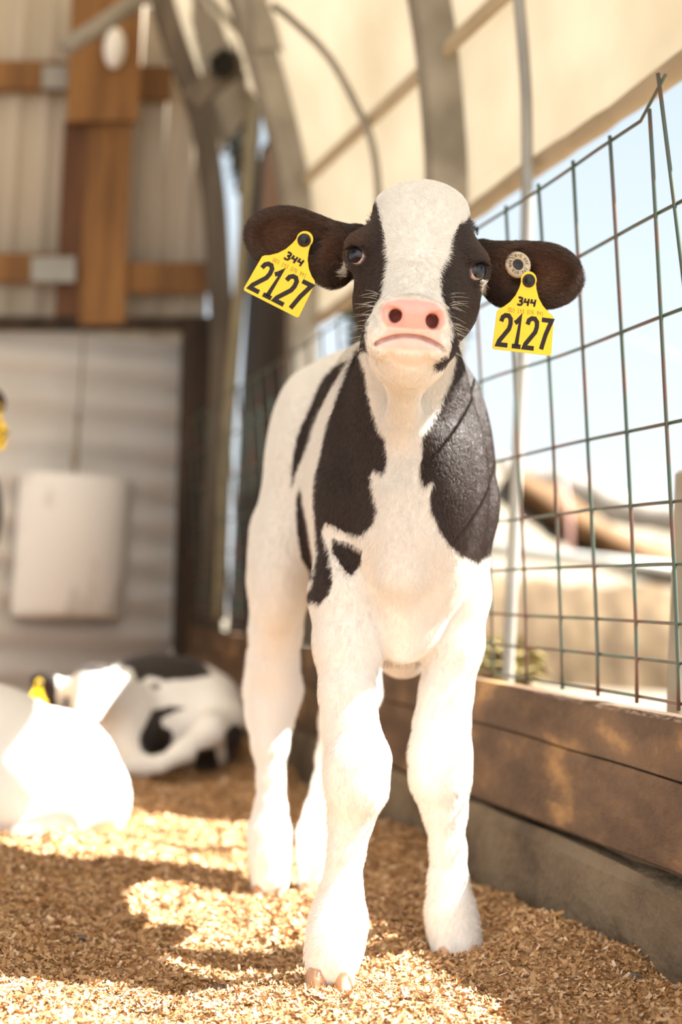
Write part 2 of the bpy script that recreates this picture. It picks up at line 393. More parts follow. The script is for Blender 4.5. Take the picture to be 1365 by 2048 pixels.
# cover: outside the hoops
def cover(u0, u1, pr, m, name, du=.06, sag=.003):
    pts = curve_pts([(a_, z_, 0) for a_, z_ in pr], 6); us_ = np.arange(u0, u1+.001, du); v = []
    for i, u_ in enumerate(us_):
        for j, p in enumerate(pts):
            off = .05 + sag*math.sin(u_*5.1) + .008*vnoise(u_*4, j*.8, 20)
            t = np.array(pts[min(j+1, len(pts)-1)])-np.array(pts[max(j-1, 0)]); t /= np.linalg.norm(t)
            zz = p[1]
            if j == 0: zz += .005*(vnoise(u_*9, 0, 21)-.5)*2
            v.append(B(u_, p[0]+t[1]*off, zz-t[0]*off))
    m_ = len(pts); i_ = np.arange(len(us_)*m_).reshape(len(us_), m_)
    f = np.stack([i_[:-1, :-1], i_[1:, :-1], i_[1:, 1:], i_[:-1, 1:]], -1).reshape(-1, 4)
    return npmesh(name, np.array(v), f, m)
cprof = [(.152, 1.37)]+[p for p in prof[4:17]]
c1 = cover(-2.5, 2.90, cprof, M['cover'], 'ceiling'); tag(c1, 'translucent cream fabric cover stretched over the barn hoops', 'barn cover', kind='structure')
cprof2 = [(-.02, 2.2)]+[p for p in prof[7:17]]
c2 = cover(2.90, 3.98, cprof2, M['cover'], 'ceiling'); tag(c2, 'sunlit far bay of the fabric barn cover', 'barn cover', kind='structure')
# hem: rolled edge
hp = [B(u_, .152+.045, 1.372+.003*math.sin(u_*7)) for u_ in np.arange(-2.5, 2.9, .06)]
mb = MB(); mb.tube(hp, [.016+.006*vnoise(i*.7, 1, 30) for i in range(len(hp))], 8)
tag(mb.build('cover_hem', M['hem'], None, True), 'brown rolled lower hem of the cream barn cover', 'cover hem')
for (v0, z0, lab) in ((.112, 1.73, 'lower lengthwise strip inside the cream cover, drawn as the shadow of an outside batten'),):
    hp = [B(u_, v0+.01, z0+.05*(u_-1)) for u_ in np.arange(-2.4, 3.0, .2)]
    tag(MB().beam(hp, ZV, .035, .015).build('purlin_shadow', M['purlin_shadow']), lab, 'purlin_shadow')  # thin strip puts in the shadow of a timber outside the cover

# ------------------------------------------------------------------ end wall
UE = 3.947
def W(px, py, off=0): return B(*onU(px, py, UE-off))
def wv(px, py): q = onU(px, py, UE); return q[1], q[2]
def ribbed(v0, v1, z0, z1, pitch, amp, vert, m, name, uo=0, step=.25):
    N_ = int((v1-v0 if vert else z1-z0)/pitch*8)+1; v = []; f = []
    for i in range(N_+1):
        t = i/N_; ph = (t*N_/8) % 1
        h = amp*(max(0, 1-abs(ph-.5)*5) if vert else .5+.5*math.sin(ph*2*math.pi))
        if vert: a_ = v0+(v1-v0)*t; v += [B(UE+uo-h, a_, z0), B(UE+uo-h, a_, z1)]
        else: z = z0+(z1-z0)*t; v += [B(UE+uo-h, v0, z), B(UE+uo-h, v1, z)]
    n0 = len(v)
    v += [q+DV*.012 for q in v[:n0]]
    f = [(2*i, 2*i+1, 2*i+3, 2*i+2) for i in range(N_)]+[(n0+2*i, n0+2*i+2, n0+2*i+3, n0+2*i+1) for i in range(N_)]
    f += [(2*i, 2*i+2, n0+2*i+2, n0+2*i) for i in range(N_)]+[(2*i+1, n0+2*i+1, n0+2*i+3, 2*i+3) for i in range(N_)]
    f += [(0, n0, n0+1, 1), (2*N_, 2*N_+1, n0+2*N_+1, n0+2*N_)]
    return mk(name, v, f, m, None, True)
w1 = ribbed(-5.3, .02, 1.42, 3.9, .115, .02, True, M['siding'], 'wall_back', .06)
tag(w1, 'cream vertically ribbed metal siding of the barn end wall', 'wall', kind='structure')
w2 = ribbed(-5.3, -.045, -.05, 1.455, .152, .03, False, M['whitepanel'], 'wall_back_lower', .02)
w2.name = 'wall_back.001'; tag(w2, 'white horizontally corrugated panel across the lower end wall', 'wall', kind='structure')
def wallbox(name, m, px0, px1, py0, py1, off0, off1, label, cat, lean_px=0, parent=None):
    # quad on the end wall plane, corners from its outline, given real thickness
    a = [W(px0-lean_px*0, py1, off0), W(px1, py1, off0), W(px1+lean_px, py0, off0), W(px0+lean_px, py0, off0)]
    b = [q-DV*(off1-off0) for q in a]
    mb = MB(); mb.box8([b[0], b[1], a[1], a[0], b[3], b[2], a[2], a[3]])
    o = mb.build(name, m, parent)
    return tag(o, label, cat) if parent is None else o
wp = empty('timber_post', W(220, 1000, .05), 'tall orange-brown timber post built of several planks against the end wall', 'post')
wallbox('plank', M['woodwarm'], 206, 246, 10, 652, .05, .10, None, None, 26, wp)
wallbox('plank', M['woodwarm'], 155, 213, 10, 652, .05, .085, None, None, 34, wp)
wallbox('plank', M['woodwarm'], 133, 275, -60, 248, .10, .14, None, None, 12, wp)
wallbox('plank', M['woodred'], 108, 160, 245, 652, .04, .06, None, None, 20, wp)
wallbox('wall_girt', M['woodwarm'], -60, 134, 130, 186, .01, .06, 'upper horizontal timber girt left of the tall post', 'girt')
wallbox('wall_girt', M['woodwarm'], 272, 340, 140, 205, .01, .06, 'short upper girt between the tall post and the end arch', 'girt')
wallbox('wall_girt', M['woodwarm'], -60, 118, 512, 568, .01, .06, 'lower horizontal timber girt left of the tall post', 'girt')
wallbox('wall_girt', M['woodwarm'], 250, 412, 530, 590, .01, .06, 'lower girt between the tall post and the end arch', 'girt')
wallbox('wall_girt', M['wooddark'], -60, 430, 638, 662, .01, .07, 'dark rail along the top of the white corrugated panel', 'girt')
wallbox('bracket_plate', M['galvlight'], 84, 135, 135, 180, .062, .085, 'pale ribbed metal bracket on the upper girt', 'bracket')
wallbox('bracket_plate', M['galvlight'], 62, 150, 515, 565, .105, .12, 'pale ribbed metal bracket on the lower girt', 'bracket')
# dark corner post
wallbox('corner_post', M['wooddark'], 342, 408, 655, 1345, .0, .12, 'dark weathered corner post at the right end of the white panel', 'post', 22)
# end arch
ap = curve_pts([W(x, y, .16) for x, y in [(275, -200), (305, -70), (335, 40), (362, 120), (402, 235), (427, 390), (438, 550), (445, 680), (440, 850), (433, 1000), (427, 1150), (418, 1290)]], 4)
tag(MB().beam(ap, DV, .06, .085).build('end_arch', M['woodgrey']), 'weathered grey-brown arch timber beside the strip of sky', 'barn arch')
# pale upright just behind it (olive)
ap = curve_pts([B(*onU(x, y, 3.3)) for x, y in [(512, 160), (503, 300), (490, 450), (478, 600), (462, 780), (450, 960), (440, 1240)]], 4)
tag(MB().tube(ap, [.028]*8+[.022]*(len(ap)-8), 10).build('slim_pole', mat('olive_pole', (.26, .21, .12), (.19, .155, .09), 6, .6), None, True), 'slim olive-grey leaning pole left of the calf ear', 'pole')
# diagonal gusset timber + plate + rod + pipe
tag(MB().beam([B(*onU(x, y, 3.3)) for x, y in [(378, 205), (470, 130), (560, 55)]], DV, .07, .075).build('brace_timber', M['woodgrey']), 'short diagonal brace timber between the two far arches', 'brace')
tag(MB().tube([B(*onU(x, y, 3.2)) for x, y in [(395, -30), (440, 20), (500, 88)]], .014, 8).build('brace_rod', M['galv'], None, True), 'thin steel rod running down to the arch joint', 'rod')
gp = MB(); q = [B(*onU(x, y, 2.80)) for x, y in [(500, -30), (585, -30), (578, 95), (512, 100)]]
gp.box8([q[3], q[2], q[2]+DV*.02, q[3]+DV*.02, q[0], q[1], q[1]+DV*.02, q[0]+DV*.02])
tag(gp.build('gusset_plate', M['galv']), 'grey gusset plate joining brace and arch near the top edge', 'plate')
tag(MB().tube([B(*onU(x, y, 3.4)) for x, y in [(128, 98), (210, 45), (300, -18)]], .032, 12).build('brace_pipe', M['galv'], None, True), 'fat grey diagonal pipe crossing the timber post at top left', 'pipe')
# white oval cap on the post
c0 = W(229, 97, .17); v = []; f = []
n1, n2 = 16, 8
for i in range(n2):
    t = i/(n2-1)*math.pi/2
    for j in range(n1):
        an = j/n1*6.283; v.append(c0+NV*.042*math.cos(t)*math.cos(an)+ZV*.082*math.cos(t)*math.sin(an)-DV*.05*math.sin(t))
for i in range(n2-1):
    for j in range(n1): f.append((i*n1+j, i*n1+(j+1) % n1, (i+1)*n1+(j+1) % n1, (i+1)*n1+j))
f.append(tuple(range(n1-1, -1, -1)))
cup = mk('oval_insulator', v, f, M['whiteboard'], None, True); tag(cup, 'white oval cap fixed on the upper timber post', 'cap')
# hanging cord
rp = empty('hanging_cord', W(150, 940, .12), 'thin cord with a dark knotted end hanging on the white panel', 'cord')
MB().tube([W(168, 660, .10), W(160, 800, .10), W(156, 840, .10)], .004, 6).build('cord', M['rope'], rp, True)
MB().tube([W(156, 832, .10), W(155, 850, .10), W(153, 895, .10), W(150, 912, .10), W(149, 945, .10)], [.012, .008, .008, .016, .008], 8).build('knot', M['rope'], rp, True)
# white scuffed board
va, za = wv(20, 1228); vb, zb = wv(258, 962); v = []; f = []; nx = 16
for i in range(nx+1):
    t = i/nx; a_ = va+(vb-va)*t; bulge = .05+.10*math.sin(math.pi*t)**.6
    for z in (za-.01+.02*t, za+.03, zb-.01, zb): v.append(B(UE-.02-bulge*(.8 if z < za+.01 else 1), a_, z))
    v.append(B(UE-.02, a_, zb)); v.append(B(UE-.02, a_, za))
f = [(i*6+k, i*6+(k+1) % 6, (i+1)*6+(k+1) % 6, (i+1)*6+k) for i in range(nx) for k in range(6)]+[(5, 4, 3, 2, 1, 0), tuple(nx*6+k for k in range(6))]
tag(mk('feed_bin', v, f, M['whiteboard'], None, True), 'scuffed off-white plastic bin fixed low on the white corrugated panel', 'bin')

# ------------------------------------------------------------------ beyond the far end: trunk, shed, upright
rs_ = MB(); q = [B(*onV(x, y, .165)) for x, y in [(522, 440), (580, 440), (575, 300), (530, 300)]]
rs_.box8([q[0], q[1], q[1]+NV*.006, q[0]+NV*.006, q[3], q[2], q[2]+NV*.006, q[3]+NV*.006])
tag(rs_.build('rusty_plate', M['rust']), 'rust-brown plate fixed on the dark side boards above the left ear', 'plate')
tag(MB().tube([P(585, 560, 5.2), P(607, 700, 5.2), P(640, 1450, 5.2)], .026, 10).build('white_pipe', M['galvlight'], None, True), 'pale upright pipe seen below the left ear tag', 'pipe')
sb = MB()
for k in range(8): sb.bbox(3.03+.118*k, 3.14+.118*k, .175, .20, -.02, 2.42-.03*k)
tag(sb.build('side_boards', M['wooddark']), 'dark weathered upright side boards between the two far arches', 'boards')
# ragged foliage above the brace 
def foliage(name, c0, rx, ry, rz, n, m, label, sz=.05, seed=3):
    r = np.random.default_rng(seed); mb = MB()
    for _ in range(n):
        d = r.normal(0, 1, 3); d /= np.linalg.norm(d); p = c0+d*np.array([rx, ry, rz])*r.random()**.4
        a_ = r.normal(0, 1, 3); a_ /= np.linalg.norm(a_); b_ = np.cross(a_, r.normal(0, 1, 3)); b_ /= np.linalg.norm(b_)
        s = sz*(.5+r.random()); mb.add([p-a_*s, p+b_*s*.4, p+a_*s, p-b_*s*.4], [(0, 1, 2, 3)])
    return mb
lb = MB()  # unseen screen, added to shade the far lying calf
for k in range(4): lb.bbox(1.36, 2.84, .062, .082, .345+.14*k, .48+.14*k)
tag(lb.build('sun_screen', M['woodgrey']), 'added low sun screen of grey planks behind the wire, hidden behind the calf body', 'boards')
tt = empty('bare_tree', P(522, 1380, 7.4), 'dark ragged tree with hanging foliage right of the top of the sky strip', 'tree')
MB().tube(curve_pts([P(x, y, 7.9) for x, y in [(480, 190), (505, 420), (516, 900), (522, 1370)]], 4), .05, 10).build('trunk', M['bark'], tt, True)
fo = foliage('x', B(*onU(446, 128, 3.2)), .045, .03, .05, 240, M['foliage'], '', .018, 15); tag(fo.build('dark_clump', M['foliage']), 'ragged dark clump lodged above the diagonal brace timber', 'clump')

fo = foliage('x', P(482, 250, 7.9), .06, .1, .38, 420, M['foliage'], '', .05, 5); fo.build('foliage', M['foliage'], tt)

# ------------------------------------------------------------------ yard outside on the right
def bank(name, crest, Yc, Yf, zfoot, m, label, cat, ny=6, back=1.5):
    cp = curve_pts([P(x, y, Yc) for x, y in crest], 5); v = []
    for i, p in enumerate(cp):
        ft = np.array([p[0]*Yf/Yc, Yf, zfoot])
        for k in range(ny+1):
            t = k/ny; s = t**1.15
            q = ft*(1-t)+p*t; q[2] = zfoot+(p[2]-zfoot)*s + (vnoise(i*.9, k*1.3, 40)-.5)*.10*(0 if k in (0, ny) else 1)
            v.append(q)
        v.append(np.array([p[0], Yc+back, -.1]))
    ns = ny+2; f = [(i*ns+k, (i+1)*ns+k, (i+1)*ns+k+1, i*ns+k+1) for i in range(len(cp)-1) for k in range(ns-1)]
    f += [tuple(k for k in range(ns)), tuple((len(cp)-1)*ns+k for k in range(ns-1, -1, -1))]
    return tag(mk(name, v, f, m, None, True), label, cat)
bank('earth_bank', [(820, 935), (960, 925), (1010, 945), (1060, 985), (1120, 1035), (1200, 1085), (1290, 1120), (1420, 1150), (1600, 1170)], 15, 9.5, -.02, M['bank'], 'sunlit pale bank with a sloping shoulder beyond the wire panel', 'bank')
bank('earth_bank', [(1000, 1000), (1100, 985), (1180, 985), (1250, 1030), (1320, 1045), (1420, 1060), (1700, 1090)], 19, 16, .3, M['bank'], 'farther pale bank under the grey ridge at right', 'bank')
tag(MB().tube(curve_pts([P(x, y, 18) for x, y in [(990, 940), (1060, 960), (1110, 965), (1170, 985), (1230, 1015), (1290, 1030), (1400, 1045), (1600, 1065)]], 5), [.17+.05*vnoise(i*.8, 2, 50) for i in range(36)], 10).build('scrub_ridge', M['greyridge'], None, True), 'grey-brown scrub ridge along the top of the far bank', 'ridge')
up_ = curve_pts([P(x, y, 14.6) for x, y in [(1018, 935), (1060, 955), (1120, 985), (1200, 1035), (1290, 1085), (1400, 1135)]], 6)
lo_ = curve_pts([P(x, y, 13.9) for x, y in [(1030, 965), (1062, 990), (1120, 1030), (1200, 1080), (1290, 1122), (1400, 1165)]], 6)
v = []
for i, (a_, b_) in enumerate(zip(up_, lo_)):
    j = (vnoise(i*.9, 3, 70)-.5)*.12; v += [a_+[0, 0, j], (a_+b_)/2+[0, -.12, .03], b_+[0, 0, -j], b_+[0, .5, -.1], a_+[0, .5, -.05]]
f = [(i*5+k, i*5+(k+1) % 5, (i+1)*5+(k+1) % 5, (i+1)*5+k) for i in range(len(up_)-1) for k in range(5)]+[(4, 3, 2, 1, 0), tuple((len(up_)-1)*5+k for k in range(5))]
tag(mk('brown_strip', v, f, M['brownband'], None, True), 'brown strip sloping down across the pale bank', 'grass strip')  # raised brown band running down across the bank
tag(MB().tube([P(900, 1090, 9.0), P(1050, 1104, 9.0), P(1200, 1122, 9.0), P(1500, 1158, 9.0)], .042, 12).build('pipe_rail', M['galvlight'], None, True), 'pale round pipe rail crossing the yard beyond the wire panel', 'rail')
# hay bank beneath the rail
v = []; f = []
xs = np.linspace(820, 1600, 60)
for i, x in enumerate(xs):
    a_ = P(x, 1250+(x-1000)*.05, 9.6); 
    zt = P(x, 1150+(x-1000)*.07, 9.9)[2]; 
    v += [np.array([a_[0], 9.3+.1*vnoise(i*.5, 0, 60), -.02]), np.array([a_[0], 9.45, .14+.06*vnoise(i*.6, 1, 60)]), np.array([a_[0], 9.7, zt-.06+.07*vnoise(i*.7, 2, 60)]), np.array([a_[0], 10.3, zt-.03]), np.array([a_[0], 11, -.02])]
f = [(i*5+k, (i+1)*5+k, (i+1)*5+k+1, i*5+k+1) for i in range(59) for k in range(4)]+[(0, 1, 2, 3, 4), tuple(59*5+k for k in (4, 3, 2, 1, 0))]
tag(mk('hay_windrow', v, f, M['hay'], None, True), 'low windrow of dry brown hay below the pipe rail', 'hay', kind=None)
tag(MB().tube([P(1126, 960, 12), P(1139, 1020, 12), P(1142, 1120, 12)], .02, 8).build('marker_stake', mat('pink_stake', (.7, .42, .38)), None, True), 'thin pinkish stake in front of the pale bank', 'stake')
tag(MB().tube(curve_pts([P(800, 500, 14), P(1100, 612, 14), P(1365, 716, 14), P(1700, 850, 14)], 5), .006, 5).build('overhead_cable', M['galv'], None, True), 'faint overhead cable sloping across the sky at right', 'cable')
# small dark grass tuft outside the plank
gm = mat('olive_grass', (.16, .13, .05), (.24, .18, .07), 20, .9)
fo = foliage('x', B(*onV(985, 1330, .35)), .12, .2, .06, 500, gm, '', .03, 8)
tag(fo.build('grass_tuft', gm), 'olive grass tuft outside the plank beside the calf leg', 'grass')
ty = empty('shade_tree', B(3.5, .75, -.02), 'added leafy tree blocking sun just outside the barn, hidden behind the calf', 'tree')  # unseen tree, added to keep stray sun off the end wall
MB().tube([B(3.5, .75, -.02), B(3.52, .76, .6), B(3.5, .74, 1.4)], [.05, .045, .03], 10).build('trunk', M['bark'], ty, True)
foliage('x', B(3.52, .72, 2.1), .20, .40, 1.65, 8500, M['foliage'], '', .075, 11).build('crown', mat('green_leaf', (.05, .08, .03), (.09, .12, .05), 9, .7), ty)

# ------------------------------------------------------------------ calves: signed distance modelling, one continuous surface each
def smin(a, b, k):
    h = np.clip(.5+.5*(b-a)/k, 0, 1); return b*(1-h)+a*h-k*h*(1-h)
class Prim:
    def __init__(s, kind, k, lo, hi, fn, sub=False, grp='b'): s.kind = kind; s.k = k; s.lo = lo; s.hi = hi; s.fn = fn; s.sub = sub; s.grp = grp
def cone(a, b, ra, rb, k=.02, grp='b', sub=False):
    a = np.asarray(a, float); b = np.asarray(b, float)
    ba = b-a; l2 = ba@ba
    def fn(x, y, z):
        px, py, pz = x-a[0], y-a[1], z-a[2]
        t = np.clip((px*ba[0]+py*ba[1]+pz*ba[2])/l2, 0, 1)
        return np.sqrt((px-ba[0]*t)**2+(py-ba[1]*t)**2+(pz-ba[2]*t)**2)-(ra+(rb-ra)*t)
    r = max(ra, rb); return Prim('c', k, np.minimum(a, b)-r, np.maximum(a, b)+r, fn, sub, grp)
def ell(c, r, R=None, k=.02, sub=False, grp='b'):
    c = np.asarray(c, float); r = np.asarray(r, float); R = np.eye(3) if R is None else np.asarray(R)   # rows of R: local axes
    def fn(x, y, z):
        p = [x-c[0], y-c[1], z-c[2]]
        q = [p[0]*R[i][0]+p[1]*R[i][1]+p[2]*R[i][2] for i in range(3)]
        k0 = np.sqrt(sum((q[i]/r[i])**2 for i in range(3))); k1 = np.sqrt(sum((q[i]/r[i]**2)**2 for i in range(3)))+1e-9
        return np.where(k0 < 1e-3, -min(r), k0*(k0-1)/k1)
    m = max(r); return Prim('e', k, c-m, c+m, fn, sub, grp)
def sdf_mesh(prims, lo, hi, res, grp=None):
    lo = np.asarray(lo, float); hi = np.asarray(hi, float); n = np.ceil((hi-lo)/res).astype(int)+1
    g = [lo[i]+res*np.arange(n[i]) for i in range(3)]
    f = np.full(n, .25, np.float32)
    for p in prims:
        mg = max(.02, p.k*1.6)
        i0 = np.clip(np.floor((p.lo-mg-lo)/res).astype(int), 0, n); i1 = np.clip(np.ceil((p.hi+mg-lo)/res).astype(int)+1, 0, n)
        if (i1 <= i0).any(): continue
        x = g[0][i0[0]:i1[0], None, None]; y = g[1][None, i0[1]:i1[1], None]; z = g[2][None, None, i0[2]:i1[2]]
        d = p.fn(x, y, z); sl = tuple(slice(a, b) for a, b in zip(i0, i1))
        if p.sub: f[sl] = -smin(-f[sl], d, p.k)
        else: f[sl] = smin(f[sl], d, p.k)
    ins = f < 0
    c = np.zeros(n-1, np.int8)
    for a in (0, 1):
        for b in (0, 1):
            for e in (0, 1): c += ins[a:n[0]-1+a, b:n[1]-1+b, e:n[2]-1+e]
    act = np.argwhere((c > 0) & (c < 8)); ci = np.full(n-1, -1, np.int32); ci[act[:, 0], act[:, 1], act[:, 2]] = np.arange(len(act))
    off = np.array([[a, b, e] for a in (0, 1) for b in (0, 1) for e in (0, 1)])
    val = np.stack([f[act[:, 0]+o[0], act[:, 1]+o[1], act[:, 2]+o[2]] for o in off], 1)
    s = np.zeros((len(act), 3)); cnt = np.zeros(len(act))
    for i in range(8):
        for j in range(i+1, 8):
            if np.abs(off[i]-off[j]).sum() != 1: continue
            a, b = val[:, i], val[:, j]; k = (a < 0) != (b < 0); t = np.where(k, a/np.where(a == b, 1, a-b), 0)
            s += np.where(k[:, None], off[i]+(off[j]-off[i])*t[:, None], 0); cnt += k
    v = lo+(act+s/cnt[:, None])*res
    fs = []
    for ax in range(3):
        o = np.zeros(3, int); o[ax] = 1; b_, c_ = (ax+1) % 3, (ax+2) % 3
        sh = [slice(None)]*3; sh2 = [slice(None)]*3; sh[ax] = slice(0, -1); sh2[ax] = slice(1, None)
        e = np.argwhere(ins[tuple(sh)] != ins[tuple(sh2)])
        e = e[(e[:, b_] > 0) & (e[:, c_] > 0) & (e[:, b_] < n[b_]-1) & (e[:, c_] < n[c_]-1)]
        db = np.zeros(3, int); db[b_] = 1; dc = np.zeros(3, int); dc[c_] = 1
        q = np.stack([ci[tuple((e-d_).T)] for d_ in (db+dc, dc, 0*db, db)], 1)
        flip = ins[tuple(e.T)]
        q[~flip] = q[~flip][:, ::-1]; fs.append(q)
    return v, np.concatenate(fs)
def smooth_verts(v, f, it=1, lam=.5):
    for _ in range(it):
        s = np.zeros_like(v); c = np.zeros(len(v))
        for a, b in ((0, 1), (1, 2), (2, 3), (3, 0)):
            for i, j in ((a, b), (b, a)):
                np.add.at(s, f[:, i], v[f[:, j]]); np.add.at(c, f[:, i], 1)
        v = v+(s/c[:, None]-v)*lam
    return v
def vnormals(v, f):
    n = np.cross(v[f[:, 2]]-v[f[:, 0]], v[f[:, 3]]-v[f[:, 1]]); o = np.zeros_like(v)
    for i in range(4): np.add.at(o, f[:, i], n)
    return o/np.maximum(np.linalg.norm(o, axis=1), 1e-12)[:, None]
def polysd(px, py, poly):
    """signed distance, positive inside"""
    poly = np.asarray(poly, float); d = np.full(px.shape, 1e9); ins = np.zeros(px.shape, bool)
    for i in range(len(poly)):
        a = poly[i]; b = poly[(i+1) % len(poly)]; e = b-a; l = max(e@e, 1e-9)
        t = np.clip(((px-a[0])*e[0]+(py-a[1])*e[1])/l, 0, 1)
        d = np.minimum(d, np.hypot(px-a[0]-e[0]*t, py-a[1]-e[1]*t))
        c = (a[1] > py) != (b[1] > py)
        ins ^= c & (px < (b[0]-a[0])*(py-a[1])/(b[1]-a[1] if b[1] != a[1] else 1e-9)+a[0])
    return np.where(ins, d, -d)

def R_(px, Y): return px*Y/F
def chain(pts, k=.012, grp='b'):
    out = []
    for (x0, y0, Y0, r0), (x1, y1, Y1, r1) in zip(pts[:-1], pts[1:]):
        out.append(cone(P(x0, y0, Y0), P(x1, y1, Y1), R_(r0, Y0), R_(r1, Y1), k, grp))
    return out

def coat_mat(name='calf_coat', fuzz=5.0):
    m = bpy.data.materials.new(name); m.use_nodes = True; N = m.node_tree.nodes; L = m.node_tree.links; b = N['Principled BSDF']
    t = N.new('ShaderNodeTexCoord')
    def attr(n_):
        a_ = N.new('ShaderNodeAttribute'); a_.attribute_name = n_; return a_.outputs['Fac']
    def math_(op, a_, b_=None, clamp=False):
        q = N.new('ShaderNodeMath'); q.operation = op; q.use_clamp = clamp
        for i, x_ in enumerate((a_, b_)):
            if x_ is None: continue
            if isinstance(x_, (int, float)): q.inputs[i].default_value = x_
            else: L.new(x_, q.inputs[i])
        return q.outputs[0]
    def noise(scale, det=3, st=(1, 1, 1)):
        mp = N.new('ShaderNodeMapping'); mp.inputs['Scale'].default_value = st; L.new(t.outputs['Object'], mp.inputs[0])
        q = N.new('ShaderNodeTexNoise'); q.inputs['Scale'].default_value = scale; q.inputs['Detail'].default_value = det
        L.new(mp.outputs[0], q.inputs['Vector']); return q.outputs[0]
    hairn = noise(420, 2, (1, 1, .16)); big = noise(60, 3)
    pn = math_('ADD', math_('MULTIPLY', math_('SUBTRACT', hairn, .5), fuzz*2.4), math_('MULTIPLY', math_('SUBTRACT', big, .5), fuzz*.9))
    blk = math_('ADD', math_('MULTIPLY', math_('ADD', attr('patch'), pn), .45), .5, True)
    pink = attr('pink')
    def mix(f_, a_, b_):
        q = N.new('ShaderNodeMixRGB')
        if isinstance(f_, float): q.inputs[0].default_value = f_
        else: L.new(f_, q.inputs[0])
        for i, x_ in ((1, a_), (2, b_)):
            if isinstance(x_, tuple): q.inputs[i].default_value = (*x_, 1)
            else: L.new(x_, q.inputs[i])
        return q.outputs[0]
    white = mix(hairn, (.82, .78, .71), (.90, .87, .83))
    black = mix(math_('MULTIPLY', hairn, big), (.010, .006, .005), (.060, .036, .026))
    black = mix(math_('MULTIPLY', attr('brown'), .9), black, mix(hairn, (.07, .030, .016), (.22, .10, .052)))
    pk = mix(math_('MULTIPLY', big, 1.0), (.76, .29, .26), (.84, .43, .38))
    c = mix(pink, white, pk); c = mix(math_('MULTIPLY', blk, math_('SUBTRACT', 1.0, pink)), c, black)
    c = mix(attr('deep'), c, (.11, .028, .022))
    # dirt specks
    vo = N.new('ShaderNodeTexVoronoi'); vo.inputs['Scale'].default_value = 150; L.new(t.outputs['Object'], vo.inputs['Vector'])
    sp_ = math_('MULTIPLY', math_('LESS_THAN', vo.outputs['Distance'], .13), attr('dirt'))
    c = mix(math_('MULTIPLY', sp_, .8), c, (.22, .10, .03))
    L.new(c, b.inputs['Base Color'])
    rg = math_('SUBTRACT', .62, math_('MULTIPLY', pink, .2)); L.new(rg, b.inputs['Roughness'])
    b.inputs['Specular IOR Level'].default_value = .35
    b.inputs['Sheen Weight'].default_value = .12; b.inputs['Sheen Roughness'].default_value = .4
    b.inputs['Subsurface Weight'].default_value = .0
    bp = N.new('ShaderNodeBump'); bp.inputs['Distance'].default_value = .0018
    L.new(math_('ADD', hairn, noise(900, 2)), bp.inputs['Height']); L.new(math_('MULTIPLY', math_('SUBTRACT', 1.0, pink), .45), bp.inputs['Strength']); L.new(bp.outputs[0], b.inputs['Normal'])
    return m
M['coat'] = coat_mat()

# ---- the standing calf
pr = []
ba = np.array([-.21, .978, 0]); bl = np.array([.978, .21, 0]); RB = [ba, bl, ZV]
pr += [ell((.086, 2.00, .615), (.20, .108, .205), RB, .04), ell((.075, 2.15, .640), (.24, .126, .195), RB, .05), ell((.012, 2.37, .725), (.17, .118, .165), RB, .05)]
pr += [ell((.070, 2.10, .80), (.22, .050, .06), RB, .05)]                       # withers
# rump corner / thigh / hind legs
pr += [ell(P(600, 960, 2.36), (.055, .12, .17), None, .05), ell(P(563, 1130, 2.33), (.052, .095, .12), None, .045)]
pr += chain([(556, 1060, 2.33, 52), (556, 1160, 2.34, 54), (552, 1260, 2.36, 50), (546, 1335, 2.39, 50), (546, 1380, 2.41, 57), (541, 1430, 2.40, 47), (540, 1490, 2.38, 34), (542, 1560, 2.37, 25), (541, 1620, 2.36, 30), (538, 1668, 2.35, 41), (539, 1715, 2.335, 38), (540, 1762, 2.325, 38)], .014)
pr += [ell(P(513, 1308, 2.43), (.016, .022, .022), None, .012)]
pr += [ell(P(730, 1130, 2.42), (.05, .095, .12), None, .045)]
pr += chain([(735, 1130, 2.42, 55), (722, 1250, 2.44, 48), (705, 1330, 2.46, 52), (703, 1385, 2.47, 56), (688, 1440, 2.46, 46), (668, 1510, 2.43, 32), (652, 1570, 2.41, 25), (642, 1625, 2.39, 31), (634, 1672, 2.38, 38), (630, 1715, 2.365, 34), (628, 1760, 2.355, 34)], .014)
pr += [cone(P(720, 1130, 2.38), P(680, 950, 2.33), .075, .09, .05)]
# shoulders and chest
pr += [ell(P(702, 930, 1.99), (.050, .085, .165), None, .045), ell(P(905, 950, 2.02), (.046, .09, .15), None, .035)]
pr += [ell(P(698, 1010, 1.925), (.047, .045, .055), None, .03), ell(P(926, 1022, 1.96), (.045, .045, .056), None, .025)]
pr += [cone(P(812, 860, 1.90), P(812, 1080, 1.875), .058, .050, .035), cone(P(812, 1080, 1.875), P(808, 1250, 1.92), .050, .038, .035), cone(P(808, 1250, 1.92), P(806, 1300, 2.10), .036, .04, .03)]
# neck
pr += [cone(P(822, 640, 1.83), P(815, 790, 1.90), .062, .066, .03), cone(P(815, 790, 1.90), P(808, 960, 1.98), .066, .095, .035), cone(P(845, 560, 1.86), P(812, 775, 2.06), .055, .066, .03)]
pr += [cone(P(800, 1000, 1.835), P(802, 1150, 1.838), .020, .022, .022), cone(P(802, 1150, 1.838), P(806, 1290, 1.90), .022, .018, .022)]
pr += [cone(P(812, 735, 1.74), P(806, 850, 1.82), .020, .018, .035)]              # throat fold
